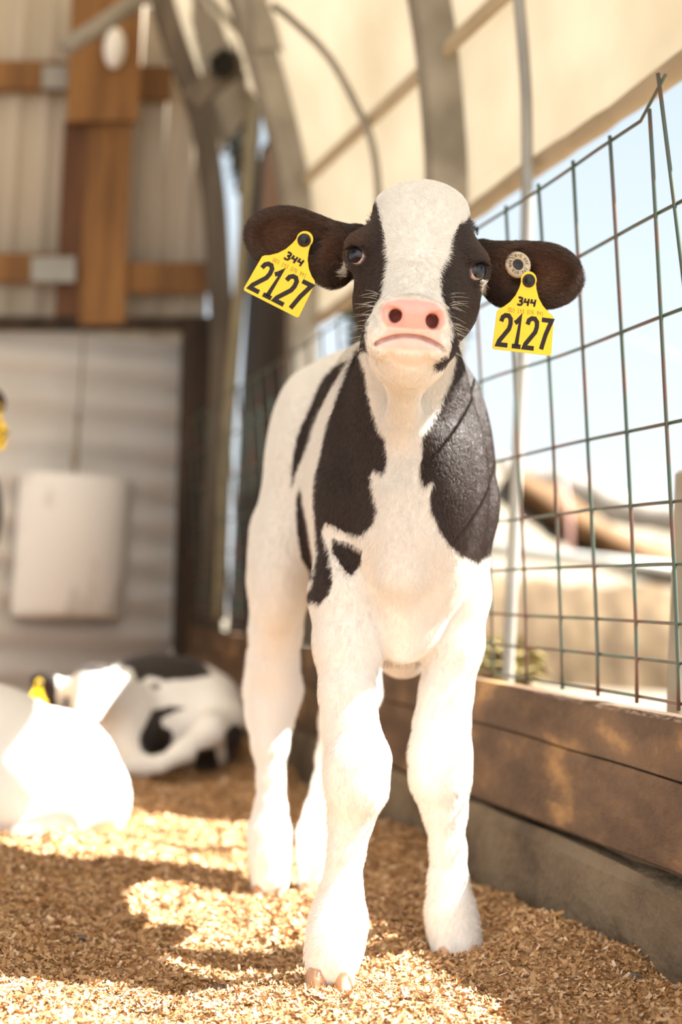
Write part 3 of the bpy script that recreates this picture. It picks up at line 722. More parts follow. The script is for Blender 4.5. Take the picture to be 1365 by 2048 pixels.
# front legs
pr += chain([(700, 1070, 1.935, 66), (697, 1190, 1.92, 74), (698, 1290, 1.90, 66), (695, 1390, 1.875, 51), (700, 1450, 1.865, 51), (714, 1520, 1.855, 61), (713, 1575, 1.85, 58), (700, 1640, 1.85, 41), (692, 1700, 1.845, 33), (684, 1762, 1.84, 33), (680, 1800, 1.835, 40), (677, 1843, 1.825, 52), (670, 1888, 1.805, 51), (662, 1928, 1.795, 51)], .014)
pr += chain([(925, 1070, 1.985, 55), (921, 1190, 1.985, 54), (906, 1290, 1.985, 56), (892, 1390, 1.98, 48), (884, 1450, 1.98, 51), (880, 1510, 1.975, 58), (881, 1560, 1.975, 56), (889, 1620, 1.975, 40), (896, 1700, 1.975, 31), (897, 1765, 1.975, 36), (902, 1825, 1.97, 47), (909, 1868, 1.965, 47), (913, 1895, 1.96, 49)], .014)
pr += [ell(P(700, 1555, 1.825), (.028, .02, .045), None, .02), ell(P(882, 1535, 1.95), (.028, .02, .042), None, .02)]
# cloven split
for (x0, y0, x1, y1, Y) in ((665, 1880, 655, 1975, 1.755), (912, 1862, 918, 1925, 1.922), (540, 1720, 541, 1800, 2.288), (628, 1720, 628, 1800, 2.322)):
    pr.append(cone(P(x0, y0, Y), P(x1, y1, Y), .003, .0065, .008, sub=True))
# head
h = 'h'
pr += [ell(P(841, 488, 1.755), (.064, .085, .069), None, .02, grp=h)]             # cranium
pr += [ell(P(842, 418, 1.745), (.054, .05, .028), None, .02, grp=h)]
pr += [ell(P(833, 600, 1.745), (.077, .075, .068), None, .03, grp=h)]             # cheeks
pr += [cone(P(840, 500, 1.715), P(826, 625, 1.635), .057, .040, .025, h)]         # bridge
pr += [cone(P(830, 590, 1.70), P(822, 690, 1.64), .058, .040, .025, h)]           # jaw
pr += [ell(P(818, 660, 1.615), (.0455, .045, .034), None, .014, grp=h)]           # muzzle
pr += [ell(P(757, 676, 1.604), (.017, .028, .021), None, .010, grp=h), ell(P(882, 686, 1.604), (.017, .028, .022), None, .010, grp=h)]   # lip flews
pr += [ell(P(826, 626, 1.585), (.036, .024, .020), None, .010, grp=h)]             # nose pad
pr += [ell(P(816, 705, 1.615), (.031, .034, .0165), None, .006, grp=h)]           # chin
pr += [cone(P(815, 712, 1.64), P(818, 700, 1.78), .030, .05, .02, h)]
for x, y in ((788, 614), (872, 624)): pr += [ell(P(x, y, 1.572), (.013, .012, .0095), None, .006, grp=h)]
for x, y in ((772, 636), (886, 645)): pr += [ell(P(x, y, 1.580), (.008, .012, .013), None, .006, grp=h)]
pr += [ell(P(741, 508, 1.725), (.024, .034, .030), None, .02, grp=h), ell(P(932, 536, 1.725), (.024, .034, .030), None, .02, grp=h)]
# the face surface, found by marching along a viewing line, so that features sit on the skin
HP = [p for p in pr if p.grp == 'h']
def skin(x, y, push=0.):
    Ys = np.arange(1.50, 1.86, .0006); q = CAM+ray(x, y)[None]*(Ys/ray(x, y)[1])[:, None]; d = np.full(len(Ys), .25)
    for p in HP: d = smin(d, p.fn(q[:, 0], q[:, 1], q[:, 2]), p.k)
    i = int(np.argmax(d < 0)) if (d < 0).any() else int(np.argmin(d)); return P(x, y, Ys[i]+push)
EY = [(723, 513, -1), (945, 543, 1)]; EC = []; ER = .0165
SK = {k_: skin(*k_) for k_ in [(790, 630), (866, 640), (779, 618), (880, 626)]}
for x, y, s in EY:
    pr += [ell(skin(x-s*8, y-24, .013), (.022, .022, .014), None, .014, grp=h)]
for x, y, s in EY:
    c = skin(x, y, .0115); EC.append(c)
    pr += [ell(c+np.array([0, .001, 0]), (.0200, .0200, .0195), None, .006, grp=h)]
for i, (x, y, s) in enumerate(EY):
    g_ = np.array([s*.42, -.90, .0]); g_ /= np.linalg.norm(g_); rr_ = np.cross(g_, ZV); rr_ /= np.linalg.norm(rr_)
    tl = math.radians(-28*s); a1 = rr_*math.cos(tl)+ZV*math.sin(tl); a2 = np.cross(a1, g_)
    pr.append(ell(EC[i]+g_*.016-a2*np.sign(a2[2])*.0016, (.0142, .0112, .014), [a1, a2, g_], .0025, True, h))
for (x, y), (x2, y2), (x3, y3) in (((790, 630), (797, 637), (779, 618)), ((866, 640), (858, 645), (880, 626))):
    c = SK[(x, y)]; q = P(x2, y2, c[1]+.035)
    pr += [cone(c-[0, .004, 0], q, .0072, .0078, .004, h, True), cone(c-[0, .003, 0], SK[(x3, y3)]+[0, .0005, 0], .0062, .0026, .004, h, True)]
    # nostril wing above
lp = [skin(x, y, .006) for x, y in [(765, 693), (790, 688), (818, 687), (845, 690), (870, 700)]]
for a_, b_ in zip(lp[:-1], lp[1:]): pr.append(cone(a_, b_, .0075, .0075, .004, h))
HP = [p for p in pr if p.grp == 'h' and not p.sub]
ml = [skin(x, y, .0000) for x, y in [(750, 689), (762, 683), (775, 678), (790, 674), (805, 672.5), (822, 672.5), (840, 675), (856, 680), (870, 687), (881, 694), (890, 702)]]
ml = curve_pts(ml, 3)
for a_, b_ in zip(ml[:-1], ml[1:]): pr.append(cone(a_, b_, .0021, .0021, .002, h, True))
# ears
def ear(c, tip, base, hw, Yt, Yb, depth=.016, face=np.array([0, -1., .12])):
    c0 = P(*base, Yb); c1 = P(*tip, Yt); cc = P(*c, (Yt+Yb)/2); L1 = np.linalg.norm(c1-c0)/2
    a1 = (c1-c0)/np.linalg.norm(c1-c0); fa = face-a1*(face@a1); fa /= np.linalg.norm(fa); a2 = np.cross(fa, a1)
    RR = [a1, a2, fa]; w_ = R_(hw, 1.77)
    out = [ell(cc, (L1, w_, depth), RR, .012, grp='e'), ell(cc+a1*L1*.25, (L1*.72, w_*.98, depth), RR, .01, grp='e')]
    return out, RR, cc, L1, w_
e1, R1, c1_, L1_, w1_ = ear((598, 484), (495, 463), (697, 500), 64, 1.77, 1.80, face=np.array([-.15, -1., .0]))
e2, R2, c2_, L2_, w2_ = ear((1070, 547), (1158, 570), (982, 524), 64, 1.76, 1.80, face=np.array([.15, -1., .0]))
pr += e1+e2
pr += [cone(P(715, 500, 1.80), P(660, 497, 1.785), .030, .026, .02, 'e'), cone(P(962, 530, 1.80), P(1010, 532, 1.785), .030, .026, .02, 'e')]
pr += [ell(P(668, 522, 1.79), (.026, .016, .034), None, .02, grp='e'), ell(P(1008, 560, 1.79), (.026, .016, .032), None, .02, grp='e')]
for (RR, cc, L1, w_) in ((R1, c1_, L1_, w1_), (R2, c2_, L2_, w2_)):
    pr.append(ell(cc+RR[2]*.016+RR[0]*L1*.03, (L1*.82, w_*.76, .0185), RR, .006, True, 'e'))
    pr.append(cone(cc-RR[0]*L1*.35+RR[2]*.008-RR[1]*w_*.0, cc-RR[0]*L1*.95+RR[2]*.010, .018, .008, .012, 'e', True))

HB = (np.array([-.40, 1.50, .69]), np.array([.60, 1.835, 1.02]))
def calf_geometry(fine=.0017, coarse=.0036):
    v1, f1 = sdf_mesh(pr, (-.16, 1.50, .675), (.40, 1.86, 1.03), fine)
    v2, f2 = sdf_mesh(pr, (-.20, 1.50, -.02), (.42, 2.68, 1.03), coarse)
    c1 = v1[f1].mean(1); c2 = v2[f2].mean(1)
    box = lambda c, m: ((c[:, 2] > .69+m) & (c[:, 1] < 1.835-m))
    f1 = f1[box(c1, 0)]; f2 = f2[~box(c2, coarse*1.5)]
    v1 = smooth_verts(v1, f1, 1); v2 = smooth_verts(v2, f2, 1, .5)
    v = np.concatenate([v1, v2]); f = np.concatenate([f1, f2+len(v1)])
    used = np.zeros(len(v), bool); used[f.ravel()] = True; mp = np.cumsum(used)-1
    return v[used], mp[f]
VC, FC = calf_geometry()
# lower ends tucked in the bedding
VC[:, 2] = np.maximum(VC[:, 2], -.012)

BL = [[(750, 396), (757, 415), (762, 437), (769, 463), (774, 504), (777, 525), (770, 560), (765, 591), (752, 612), (742, 632), (736, 655), (732, 681), (737, 714), (727, 703), (716, 686), (700, 680), (560, 680), (440, 620), (440, 380), (640, 380), (735, 385)],
      [(948, 430), (930, 445), (917, 451), (905, 478), (897, 513), (882, 539), (879, 565), (881, 589), (889, 606), (900, 642), (904, 671), (900, 706), (884, 716), (871, 722), (869, 738), (888, 732), (908, 712), (960, 700), (1230, 680), (1230, 440), (980, 430)]]
BB = [[(718, 690), (722, 712), (731, 740), (739, 799), (752, 841), (771, 875), (776, 918), (771, 946), (758, 942), (748, 936), (742, 950), (748, 990), (756, 1020), (748, 1045), (722, 1071), (700, 1066), (684, 1062), (668, 1050), (650, 1045), (644, 1062), (657, 1100), (663, 1130), (666, 1160), (660, 1185), (641, 1207), (612, 1198), (629, 1160), (637, 1105), (631, 1045), (629, 994), (634, 950), (641, 918), (658, 841), (684, 773), (712, 700)],
      [(663, 1073), (675, 1082), (692, 1082), (710, 1092), (726, 1100), (722, 1128), (705, 1152), (684, 1135), (667, 1105)],
      [(699, 718), (667, 735), (644, 761), (624, 807), (595, 871), (584, 935), (584, 975), (593, 943), (612, 901), (633, 837), (663, 778)],
      [(601, 973), (593, 999), (594, 1062), (603, 1118), (631, 1166), (624, 1105), (616, 1041), (607, 1003)],
      [(913, 700), (905, 744), (884, 803), (862, 846), (845, 867), (846, 909), (840, 943), (848, 973), (871, 956), (862, 980), (860, 1007), (875, 1050), (896, 1084), (930, 1113), (958, 1124), (975, 1112), (995, 1098), (1050, 1080), (1050, 680), (930, 680)]]
PN = [(764, 640), (762, 617), (775, 602), (800, 597), (835, 598), (870, 604), (890, 622), (893, 648), (880, 662), (826, 660), (775, 655)]
PL = [(776, 655), (826, 655), (885, 662), (886, 690), (872, 704), (840, 703), (800, 700), (770, 700), (752, 692), (756, 672)]
PH = [(776, 700), (800, 704), (855, 707), (858, 722), (840, 736), (805, 733), (782, 718)]
PK = [[(764, 640), (762, 617), (775, 601), (800, 597), (835, 598), (870, 604), (890, 622), (892, 645), (897, 672), (900, 700), (884, 718), (862, 728), (835, 738), (800, 736), (775, 722), (752, 705), (742, 690), (752, 668)]]
px, py = pj(VC)
hd = sum([]) if False else None
# region: head & ears
q = VC
dhead = np.full(len(VC), 1.)
for p in pr:
    if p.grp in 'he' and not p.sub: dhead = np.minimum(dhead, p.fn(q[:, 0], q[:, 1], q[:, 2]))
dbody = np.full(len(VC), 1.)
for p in pr:
    if p.grp == 'b' and not p.sub: dbody = np.minimum(dbody, p.fn(q[:, 0], q[:, 1], q[:, 2]))
dear = np.full(len(VC), 1.)
for p in pr:
    if p.grp == 'e' and not p.sub: dear = np.minimum(dear, p.fn(q[:, 0], q[:, 1], q[:, 2]))
head = dhead < dbody
sdh = np.maximum.reduce([polysd(px, py, b) for b in BL]); sdb = np.maximum.reduce([polysd(px, py, b) for b in BB])
patch = np.where(head, sdh, sdb); patch = np.where((dear < .006) & head, 30, patch)
patch = np.where((~head) & (VC[:, 1] < 1.9) & (VC[:, 2] > .80), np.maximum(patch, np.where(VC[:, 1] > 1.80, 20, patch)), patch)
sg = lambda poly, w_: np.clip(polysd(px, py, poly)/w_+.5, 0, 1)
pink = np.maximum.reduce([sg(PN, 8)*.95, sg(PL, 12)*.62, sg(PH, 12)*.42])*(head & (VC[:, 1] < 1.70))
patch = np.where(head & ((np.hypot(px-691, (py-540)/2.2) < 7) | (np.hypot(px-966, (py-572)/2) < 7)), -6, patch)
deep = np.zeros(len(VC))
for x, y in ((790, 630), (866, 640)):
    c = SK[(x, y)]+[0, .014, 0]; d = np.linalg.norm((VC-c)/np.array([.0105, .013, .0105]), axis=1); deep = np.maximum(deep, np.clip((1.15-d)*3, 0, 1))
for a__, b__ in zip(ml[:-1], ml[1:]):
    e__ = b__-a__; t__ = np.clip(((VC-a__)@e__)/(e__@e__), 0, 1); d__ = np.linalg.norm(VC-a__-e__*t__[:, None], axis=1); deep = np.maximum(deep, np.clip(1.9-d__/.0019, 0, .85))
brown = np.clip(1-dear/.01, 0, 1)*.8*np.clip((dear+.02)/.02, 0, 1)
inner = np.zeros(len(VC))
for (RR, cc, L1, w_) in ((R1, c1_, L1_, w1_), (R2, c2_, L2_, w2_)):
    l = (VC-cc)@np.array(RR).T; inner = np.maximum(inner, np.clip(1.25-np.hypot(l[:, 0]/L1/.9, l[:, 1]/w_/.9), 0, 1)*(l[:, 2] > -.005))
brown = inner
eyep = np.zeros(len(VC))
rimw = np.clip(1-np.abs(np.hypot((px-700)/1.0, (py-545)/2.2)-9)/9, 0, 1)*0
dirt = np.zeros(len(VC))
for x, y, r_, k_ in ((822, 578, 14, .9), (860, 690, 30, .35), (705, 1600, 35, .5), (905, 1560, 40, .55), (915, 1630, 12, 1), (830, 640, 40, .25)):
    dirt = np.maximum(dirt, k_*(np.hypot(px-x, py-y) < r_))
ORG = np.array([.03, 2.07, 0.])
calf = empty('calf', ORG, 'standing black and white calf facing the camera with pink nose and two yellow ear tags', 'calf')
def attrs(o, **kw):
    for k_, a_ in kw.items():
        t_ = o.data.attributes.new(k_, 'FLOAT', 'POINT'); t_.data.foreach_set('value', np.asarray(a_, np.float32))
body = npmesh('body', VC, FC, M['coat'], calf, True, ORG)
attrs(body, patch=patch, pink=pink, deep=deep, brown=brown, dirt=dirt)
# eyes
def sphere(c, r, n1=24, n2=16, sc=(1, 1, 1)):
    v = [c+np.array([math.sin(math.pi*(i+.5)/n2)*math.cos(6.28318*j/n1)*r*sc[0], math.sin(math.pi*(i+.5)/n2)*math.sin(6.28318*j/n1)*r*sc[1], math.cos(math.pi*(i+.5)/n2)*r*sc[2]]) for i in range(n2) for j in range(n1)]
    f = [(i*n1+j, (i+1)*n1+j, (i+1)*n1+(j+1) % n1, i*n1+(j+1) % n1) for i in range(n2-1) for j in range(n1)]+[tuple(range(n1)), tuple((n2-1)*n1+j for j in range(n1-1, -1, -1))]
    return v, f
M['iris'] = mat('iris', (.006, .006, .010), (.022, .020, .026), 40, .10, spec=.45)
for i, (x, y, s) in enumerate(EY):
    v, f = sphere(EC[i], ER); eo = mk('eye', v, f, M['eyewhite'], calf, True)
    g_ = np.array([s*.50, -.93, -.05]) if s < 0 else np.array([.42, -.9, -.02])
    g_ = g_+np.array([s*.12, 0, .0]); g_ /= np.linalg.norm(g_)
    a1 = np.cross(g_, ZV); a1 /= np.linalg.norm(a1); a2 = np.cross(a1, g_); v = []; f = []
    n1, n2 = 28, 7
    for r in range(n2):
        t = .66*(1-r/(n2-1)*.999)
        for j in range(n1):
            v.append(EC[i]+(ER+.0005)*(g_*math.cos(t)+math.sin(t)*(a1*math.cos(6.28318*j/n1)+a2*math.sin(6.28318*j/n1))))
    f = [(r*n1+j, r*n1+(j+1) % n1, (r+1)*n1+(j+1) % n1, (r+1)*n1+j) for r in range(n2-1) for j in range(n1)]
    io = mk('iris', v, f, M['iris'], None, True, origin=world_loc(calf)); io.location = (0, 0, 0); io.parent = eo; 
    io.matrix_parent_inverse = Matrix.Identity(4)
# hooves
def hoof(x, y, Y, hw, name='hoof'):
    mb = MB(); c = P(x, y, Y); c[2] = 0
    hwm = R_(hw, Y)
    for s in (-1, 1):
        v = []; f = []; n1 = 14
        for r, (z, k) in enumerate([(-.015, .97), (.001, .95), (.009, .90), (.020, .82)]):
            for j in range(n1):
                an = 6.28318*j/n1; v.append(c+np.array([s*hwm*.5+math.cos(an)*hwm*.48*k, math.sin(an)*.038*k+(.006 if math.sin(an) < 0 else 0)+z*.35, z]))
        f = [(r*n1+j, r*n1+(j+1) % n1, (r+1)*n1+(j+1) % n1, (r+1)*n1+j) for r in range(3) for j in range(n1)]+[tuple(range(n1-1, -1, -1)), tuple(3*n1+j for j in range(n1))]
        mb.add(v, f)
    o = mb.build(name, M['hoof'], calf, True); return o
hoof(661, 1955, 1.782, 52); hoof(915, 1905, 1.95, 49); hoof(540, 1770, 2.322, 38); hoof(628, 1770, 2.352, 32)

# fur: short hair curves combed down and back
def fur(root, v, f, nh, ln, name='fur', seed=1, mask=None, rad=.00022):
    r = np.random.default_rng(seed); nr = vnormals(v, f)
    ar = np.linalg.norm(np.cross(v[f[:, 2]]-v[f[:, 0]], v[f[:, 3]]-v[f[:, 1]]), axis=1)
    cx = v[f].mean(1)
    w_ = ar*mask(cx, f); w_ = w_/w_.sum(); fi = r.choice(len(f), nh, p=w_); a_, b_ = r.random(nh), r.random(nh)
    wt = np.stack([(1-a_)*(1-b_), a_*(1-b_), a_*b_, (1-a_)*b_], 1)
    p = (v[f[fi]]*wt[:, :, None]).sum(1); n_ = (nr[f[fi]]*wt[:, :, None]).sum(1); n_ /= np.linalg.norm(n_, axis=1)[:, None]
    at = lambda A: (A[f[fi]]*wt).sum(1)
    return p, n_, at, r
def make_fur(root, p, n_, comb, L, col, mat_, name='fur', rad=.0002):
    t = comb-n_*(comb*n_).sum(1)[:, None]; t /= np.maximum(np.linalg.norm(t, axis=1), 1e-6)[:, None]
    k = len(p); L = L[:, None]
    pts = np.stack([p-n_*.0006, p+n_*.0018*np.minimum(1, L/.006)+t*L*.45, p+n_*.0024*np.minimum(1, L/.006)+t*L], 1)-world_loc(root)
    cu_ = bpy.data.hair_curves.new(name); cu_.add_curves([3]*k)
    cu_.attributes['position'].data.foreach_set('vector', pts.astype(np.float32).ravel())
    ra = cu_.attributes.get('radius') or cu_.attributes.new('radius', 'FLOAT', 'POINT')
    ra.data.foreach_set('value', np.tile(np.array([1, .7, .15], np.float32)*rad, k))
    ca = cu_.attributes.new('hcol', 'FLOAT_COLOR', 'CURVE'); ca.data.foreach_set('color', np.concatenate([col, np.ones((k, 1))], 1).astype(np.float32).ravel())
    cu_.materials.append(mat_); o = bpy.data.objects.new(name, cu_); COL.objects.link(o); o.parent = root; return o
hm = bpy.data.materials.new('calf_hair'); hm.use_nodes = True
a_ = hm.node_tree.nodes.new('ShaderNodeAttribute'); a_.attribute_name = 'hcol'; hb = hm.node_tree.nodes['Principled BSDF']
hm.node_tree.links.new(a_.outputs['Color'], hb.inputs['Base Color']); hb.inputs['Roughness'].default_value = .38; hb.inputs['Specular IOR Level'].default_value = .5
def hair_cols(pt, bw, r, k):
    bl = np.clip((pt+r.normal(0, 1.6, k))*1.0+.5, 0, 1)[:, None]
    wh = np.array([.86, .825, .77])*(1+r.normal(0, .05, k))[:, None]
    bk = np.array([.022, .013, .010])*(1+r.random(k)*2.2)[:, None]; bk = bk*(1-bw[:, None])+np.array([.15, .068, .036])*(.5+r.random(k))[:, None]*bw[:, None]
    return np.clip(wh*(1-bl)+bk*bl, 0, .95)
pm = pink > .25
def m1(cx, f): return (~(pm[f].any(1))) * (np.linalg.norm(cx-EC[0], axis=1) > .0185)*(np.linalg.norm(cx-EC[1], axis=1) > .0185)*(.45+np.clip((cx[:, 2]-.30)/.25, 0, 1))*(cx[:, 2] > .02)*np.where(cx[:, 1] < 1.84, 1.9, 1)*np.clip(1-(cx[:, 1]-2.05)*2.4, .35, 1)
NH = 330000
p_, n_, at, r_ = fur(calf, VC, FC, NH, .007, mask=m1)
pt = at(patch); bw = at(brown); ishead = at(head.astype(float)) > .5
comb = np.zeros((NH, 3)); comb[:, 2] = -1; comb[:, 1] = .35
hc = P(838, 525, 1.66); rad_ = p_-hc; hm_ = ishead
comb[hm_] = rad_[hm_]*np.array([1, .4, 1]); 
isear = at(dear) < .004
for (RR, s) in ((R1, -1), (R2, 1)):
    k = isear & (np.sign(p_[:, 0]-.1) == s); comb[k] = RR[0]
comb /= np.maximum(np.linalg.norm(comb, axis=1), 1e-6)[:, None]; comb += r_.normal(0, .22, comb.shape)
LN = np.where(isear, .010, np.where(ishead, .006, .0085))*(.6+.7*r_.random(NH))
LN = np.where(isear & (bw > .3), .012*(.5+r_.random(NH)), LN)
NR = n_.copy()
make_fur(calf, p_, NR, comb, LN, hair_cols(pt, bw, r_, NH), hm)
# whiskers, lashes, tufts
def strands(name, roots, dirs, lens, col, rad, bend=(0, 0, -.25), npt=5):
    k = len(roots); roots = np.array(roots); dirs = np.array(dirs); dirs /= np.linalg.norm(dirs, axis=1)[:, None]; lens = np.array(lens)[:, None]
    pts = np.stack([roots+dirs*lens*t+np.array(bend)*lens*t*t for t in np.linspace(0, 1, npt)], 1)-world_loc(calf)
    cu_ = bpy.data.hair_curves.new(name); cu_.add_curves([npt]*k); cu_.attributes['position'].data.foreach_set('vector', pts.astype(np.float32).ravel())
    ra = cu_.attributes.get('radius') or cu_.attributes.new('radius', 'FLOAT', 'POINT'); ra.data.foreach_set('value', np.tile(np.linspace(1, .25, npt).astype(np.float32)*rad, k))
    ca = cu_.attributes.new('hcol', 'FLOAT_COLOR', 'CURVE'); ca.data.foreach_set('color', np.tile(np.array([*col, 1], np.float32), k)); cu_.materials.append(hm)
    o = bpy.data.objects.new(name, cu_); COL.objects.link(o); o.parent = calf; return o
ro, di, le = [], [], []
for s, x0, x1 in ((-1, 762, 738), (1, 888, 902)):
    for i in range(34):
        t = random.random(); x = x0+(x1-x0)*t+random.uniform(-4, 4); y = 590+115*t+random.uniform(-8, 8)
        ro.append(P(x, y, 1.612+.02*(1-t))); di.append([s*(1.0), -.15+random.uniform(-.2, .3), .25-.6*t+random.uniform(-.25, .35)]); le.append(random.uniform(.010, .030))
strands('whiskers', ro, di, le, (.75, .68, .55), .00022)
ro, di, le = [], [], []
for i, (x, y, s) in enumerate(EY):
    for k in range(70):
        t = random.uniform(-1.1, 1.1); ro.append(EC[i]+np.array([s*.003+.0145*math.sin(t)*.9, -.0155+.004*s*math.sin(t), .0105*math.cos(t)])); di.append([s*.7+.5*t, -.9, -.15]); le.append(random.uniform(.008, .014))
strands('eyelashes', ro, di, le, (.02, .013, .01), .00022)
ro, di, le = [], [], []
for k in range(260):
    x = random.uniform(770, 846); ro.append(P(x, 1312, 2.02)+np.array([0, random.uniform(-.03, .05), 0])); di.append([random.uniform(-.5, .5), -.2, -1]); le.append(random.uniform(.008, .016))
strands('belly_tuft', ro, di, le, (.05, .035, .03), .0003)
ro, di, le = [], [], []
for k in range(200):
    u_ = random.random()
    if k % 2: ro.append(P(735+30*u_, 440-42*u_+random.uniform(4, 14), 1.74+random.uniform(0, .02))); di.append([-.5, 0, .8+random.uniform(-.3, .3)])
    else: ro.append(P(940+16*u_, 437+22*u_+random.uniform(3, 14), 1.745+random.uniform(0, .02))); di.append([.4, 0, .8+random.uniform(-.3, .3)])
    le.append(random.uniform(.003, .008))
strands('poll_tuft', ro, di, le, (.02, .013, .01), .0003)

# ------------------------------------------------------------------ ear tags
DIG = {'0': [[(.2, .0), (.8, 0), (1, .25), (1, .75), (.8, 1), (.2, 1), (0, .75), (0, .25), (.2, 0)]],
 '1': [[(.08, .78), (.30, .85), (.52, 1.0), (.52, 0)], [(.12, 0), (.95, 0)]],
 '2': [[(.02, .78), (.10, .93), (.32, 1.0), (.62, 1.0), (.86, .90), (.92, .72), (.84, .55), (.12, .12), (.04, .0), (.96, 0)]],
 '3': [[(.05, .95), (.4, 1.0), (.75, .92), (.8, .72), (.6, .56), (.3, .52)], [(.3, .52), (.7, .48), (.92, .28), (.75, .05), (.4, 0), (.02, .08)]],
 '4': [[(.15, .95), (.05, .5), (.85, .48)], [(.8, .95), (.72, .0)]],
 '5': [[(.9, 1), (.1, 1), (.08, .58), (.6, .6), (.95, .4), (.85, .08), (.5, 0), (.05, .08)]],
 '6': [[(.9, .95), (.4, 1), (.05, .6), (.05, .2), (.4, 0), (.85, .08), (.95, .35), (.6, .55), (.1, .42)]],
 '7': [[(.04, 1.0), (.96, 1.0), (.60, .50), (.40, 0)]],
 '8': [[(.5, .55), (.1, .75), (.3, 1), (.7, 1), (.9, .75), (.5, .55), (.05, .25), (.3, 0), (.7, 0), (.95, .25), (.5, .55)]],
 '9': [[(.9, .6), (.4, .45), (.05, .7), (.3, 1), (.7, 1), (.95, .7), (.9, .3), (.5, 0), (.1, .05)]]}
def stroke(mb, pts, w, fr):
    """ribbon with small thickness; fr maps local (x,y,z) to world"""
    pts = np.array(pts, float); m = len(pts); v = []
    for i in range(m):
        d0 = pts[i]-pts[max(i-1, 0)]; d1 = pts[min(i+1, m-1)]-pts[i]
        n0 = np.array([-d0[1], d0[0]]); n1 = np.array([-d1[1], d1[0]])
        l0, l1 = np.linalg.norm(n0), np.linalg.norm(n1)
        if l0 < 1e-9: nn = n1/l1
        elif l1 < 1e-9: nn = n0/l0
        else:
            nn = n0/l0+n1/l1; nn /= max(np.linalg.norm(nn), 1e-6); c = max(.5, abs(nn@(n1/l1))); nn = nn/c
        for s in (-1, 1):
            for z in (0, .0003): v.append(fr(pts[i][0]+nn[0]*s*w/2, pts[i][1]+nn[1]*s*w/2, z))
    f = []
    for i in range(m-1):
        a, b = 4*i, 4*i+4
        f += [(a+1, a+3, b+3, b+1), (a, b, b+2, a+2), (a, a+1, b+1, b), (a+2, b+2, b+3, a+3)]
    f += [(0, 2, 3, 1), (4*m-4, 4*m-3, 4*m-1, 4*m-2)]
    mb.add(v, f)
def text(mb, s, x0, y0, w, h, adv, sw, fr, slant=0, sub=3):
    x = x0
    for ch in s:
        if ch in DIG:
            for pl in DIG[ch]:
                pl2 = [(x+(a_+slant*b_)*w, y0+b_*h) for a_, b_ in pl]
                stroke(mb, pl2, sw, fr)
        x += adv
def tag_outline():
    r = []
    # local: x right, y up, origin at stud; metres
    for a_ in np.linspace(200, -20, 15): r.append((.0105*math.cos(math.radians(a_)), .0015+.0105*math.sin(math.radians(a_))))
    r += [(.0115, -.010), (.0155, -.020), (.022, -.029), (.030, -.036), (.0355, -.039), (.038, -.042)]
    for a_ in (0, -30, -60, -90): r.append((.0375+.003*math.cos(math.radians(a_))-.003+.002, -.087+.003*math.sin(math.radians(a_))-.0))
    for a_ in (-90, -120, -150, -180): r.append((-.0375+.003*math.cos(math.radians(a_))+.003-.002, -.087+.003*math.sin(math.radians(a_))))
    r += [(-.038, -.042), (-.0355, -.039), (-.030, -.036), (-.022, -.029), (-.0155, -.020), (-.0115, -.010)]
    return r
def ear_tag(stud, Y, rot, label, yaw=0, pitch=0, scale=1.0, loc=None, name='ear_tag', grp=None, xs=1.0):
    c = P(*stud, Y) if loc is None else np.asarray(loc)
    a = math.radians(rot); ex = np.array([math.cos(a), 0, -math.sin(a)]); ez = np.array([math.sin(a), 0, math.cos(a)])
    cy, sy = math.cos(math.radians(yaw)), math.sin(math.radians(yaw)); Ry = np.array([[cy, -sy, 0], [sy, cy, 0], [0, 0, 1]])
    ex, ez = Ry@ex, Ry@ez; nrm = np.cross(ex, ez)   # toward camera is -Y
    if nrm[1] > 0: nrm = -nrm
    def fr(x, y, z): return c+(ex*x*xs+ez*y)*scale+nrm*(z-.0022*(y/.09)**2*0)
    root = empty(name, c, label, 'ear tag', grp)
    ol = tag_outline(); m = len(ol)
    v = [fr(x, y, -.0008) for x, y in ol]+[fr(x, y, .0008) for x, y in ol]
    f = [tuple(range(m)), tuple(range(2*m-1, m-1, -1))]+[(i, m+i, m+(i+1) % m, (i+1) % m) for i in range(m)]
    mk('tag_plate', v, f, M['yellow'], root)
    t1 = MB(); fr2 = lambda x, y, z: fr(x, y, z+.0009)
    text(t1, '2127', -.0335, -.0835, .0142, .037, .0176, .0058, fr2, .18)
    t1.build('large_number', M['ink'], root)
    t2 = MB(); text(t2, '344', -.0125, -.0315, .0072, .0095, .0088, .0027, fr2, .1); t2.build('handwritten_number', M['ink'], root)
    t3 = MB(); text(t3, '003 143 076 941', -.0235, -.0415, .0020, .0050, .0032, .0004, fr2); t3.build('fine_number', M['ink2'], root)
    # stud
    st = MB(); v = []; n1 = 20
    prf = [(.0085, .0009), (.0085, .0022), (.0072, .0030), (.0062, .0030), (.0055, .0050), (.0042, .0078), (.002, .0086), (.0004, .0087)]
    for r_q, z in prf:
        for j in range(n1): v.append(fr(r_q*math.cos(6.28318*j/n1), r_q*math.sin(6.28318*j/n1), z))
    f = [(i*n1+j, i*n1+(j+1) % n1, (i+1)*n1+(j+1) % n1, (i+1)*n1+j) for i in range(len(prf)-1) for j in range(n1)]+[tuple(range(n1))]
    st.add(v, f); st.build('stud', M['black'], root, True)
    return root
ear_tag((609, 481), 1.752, 25, 'yellow tag numbered 2127, tilted, on the ear at the left of the photo', -6)
ear_tag((1058, 562), 1.742, 3, 'yellow tag numbered 2127 hanging straight from the ear at the right', 4, xs=.94)
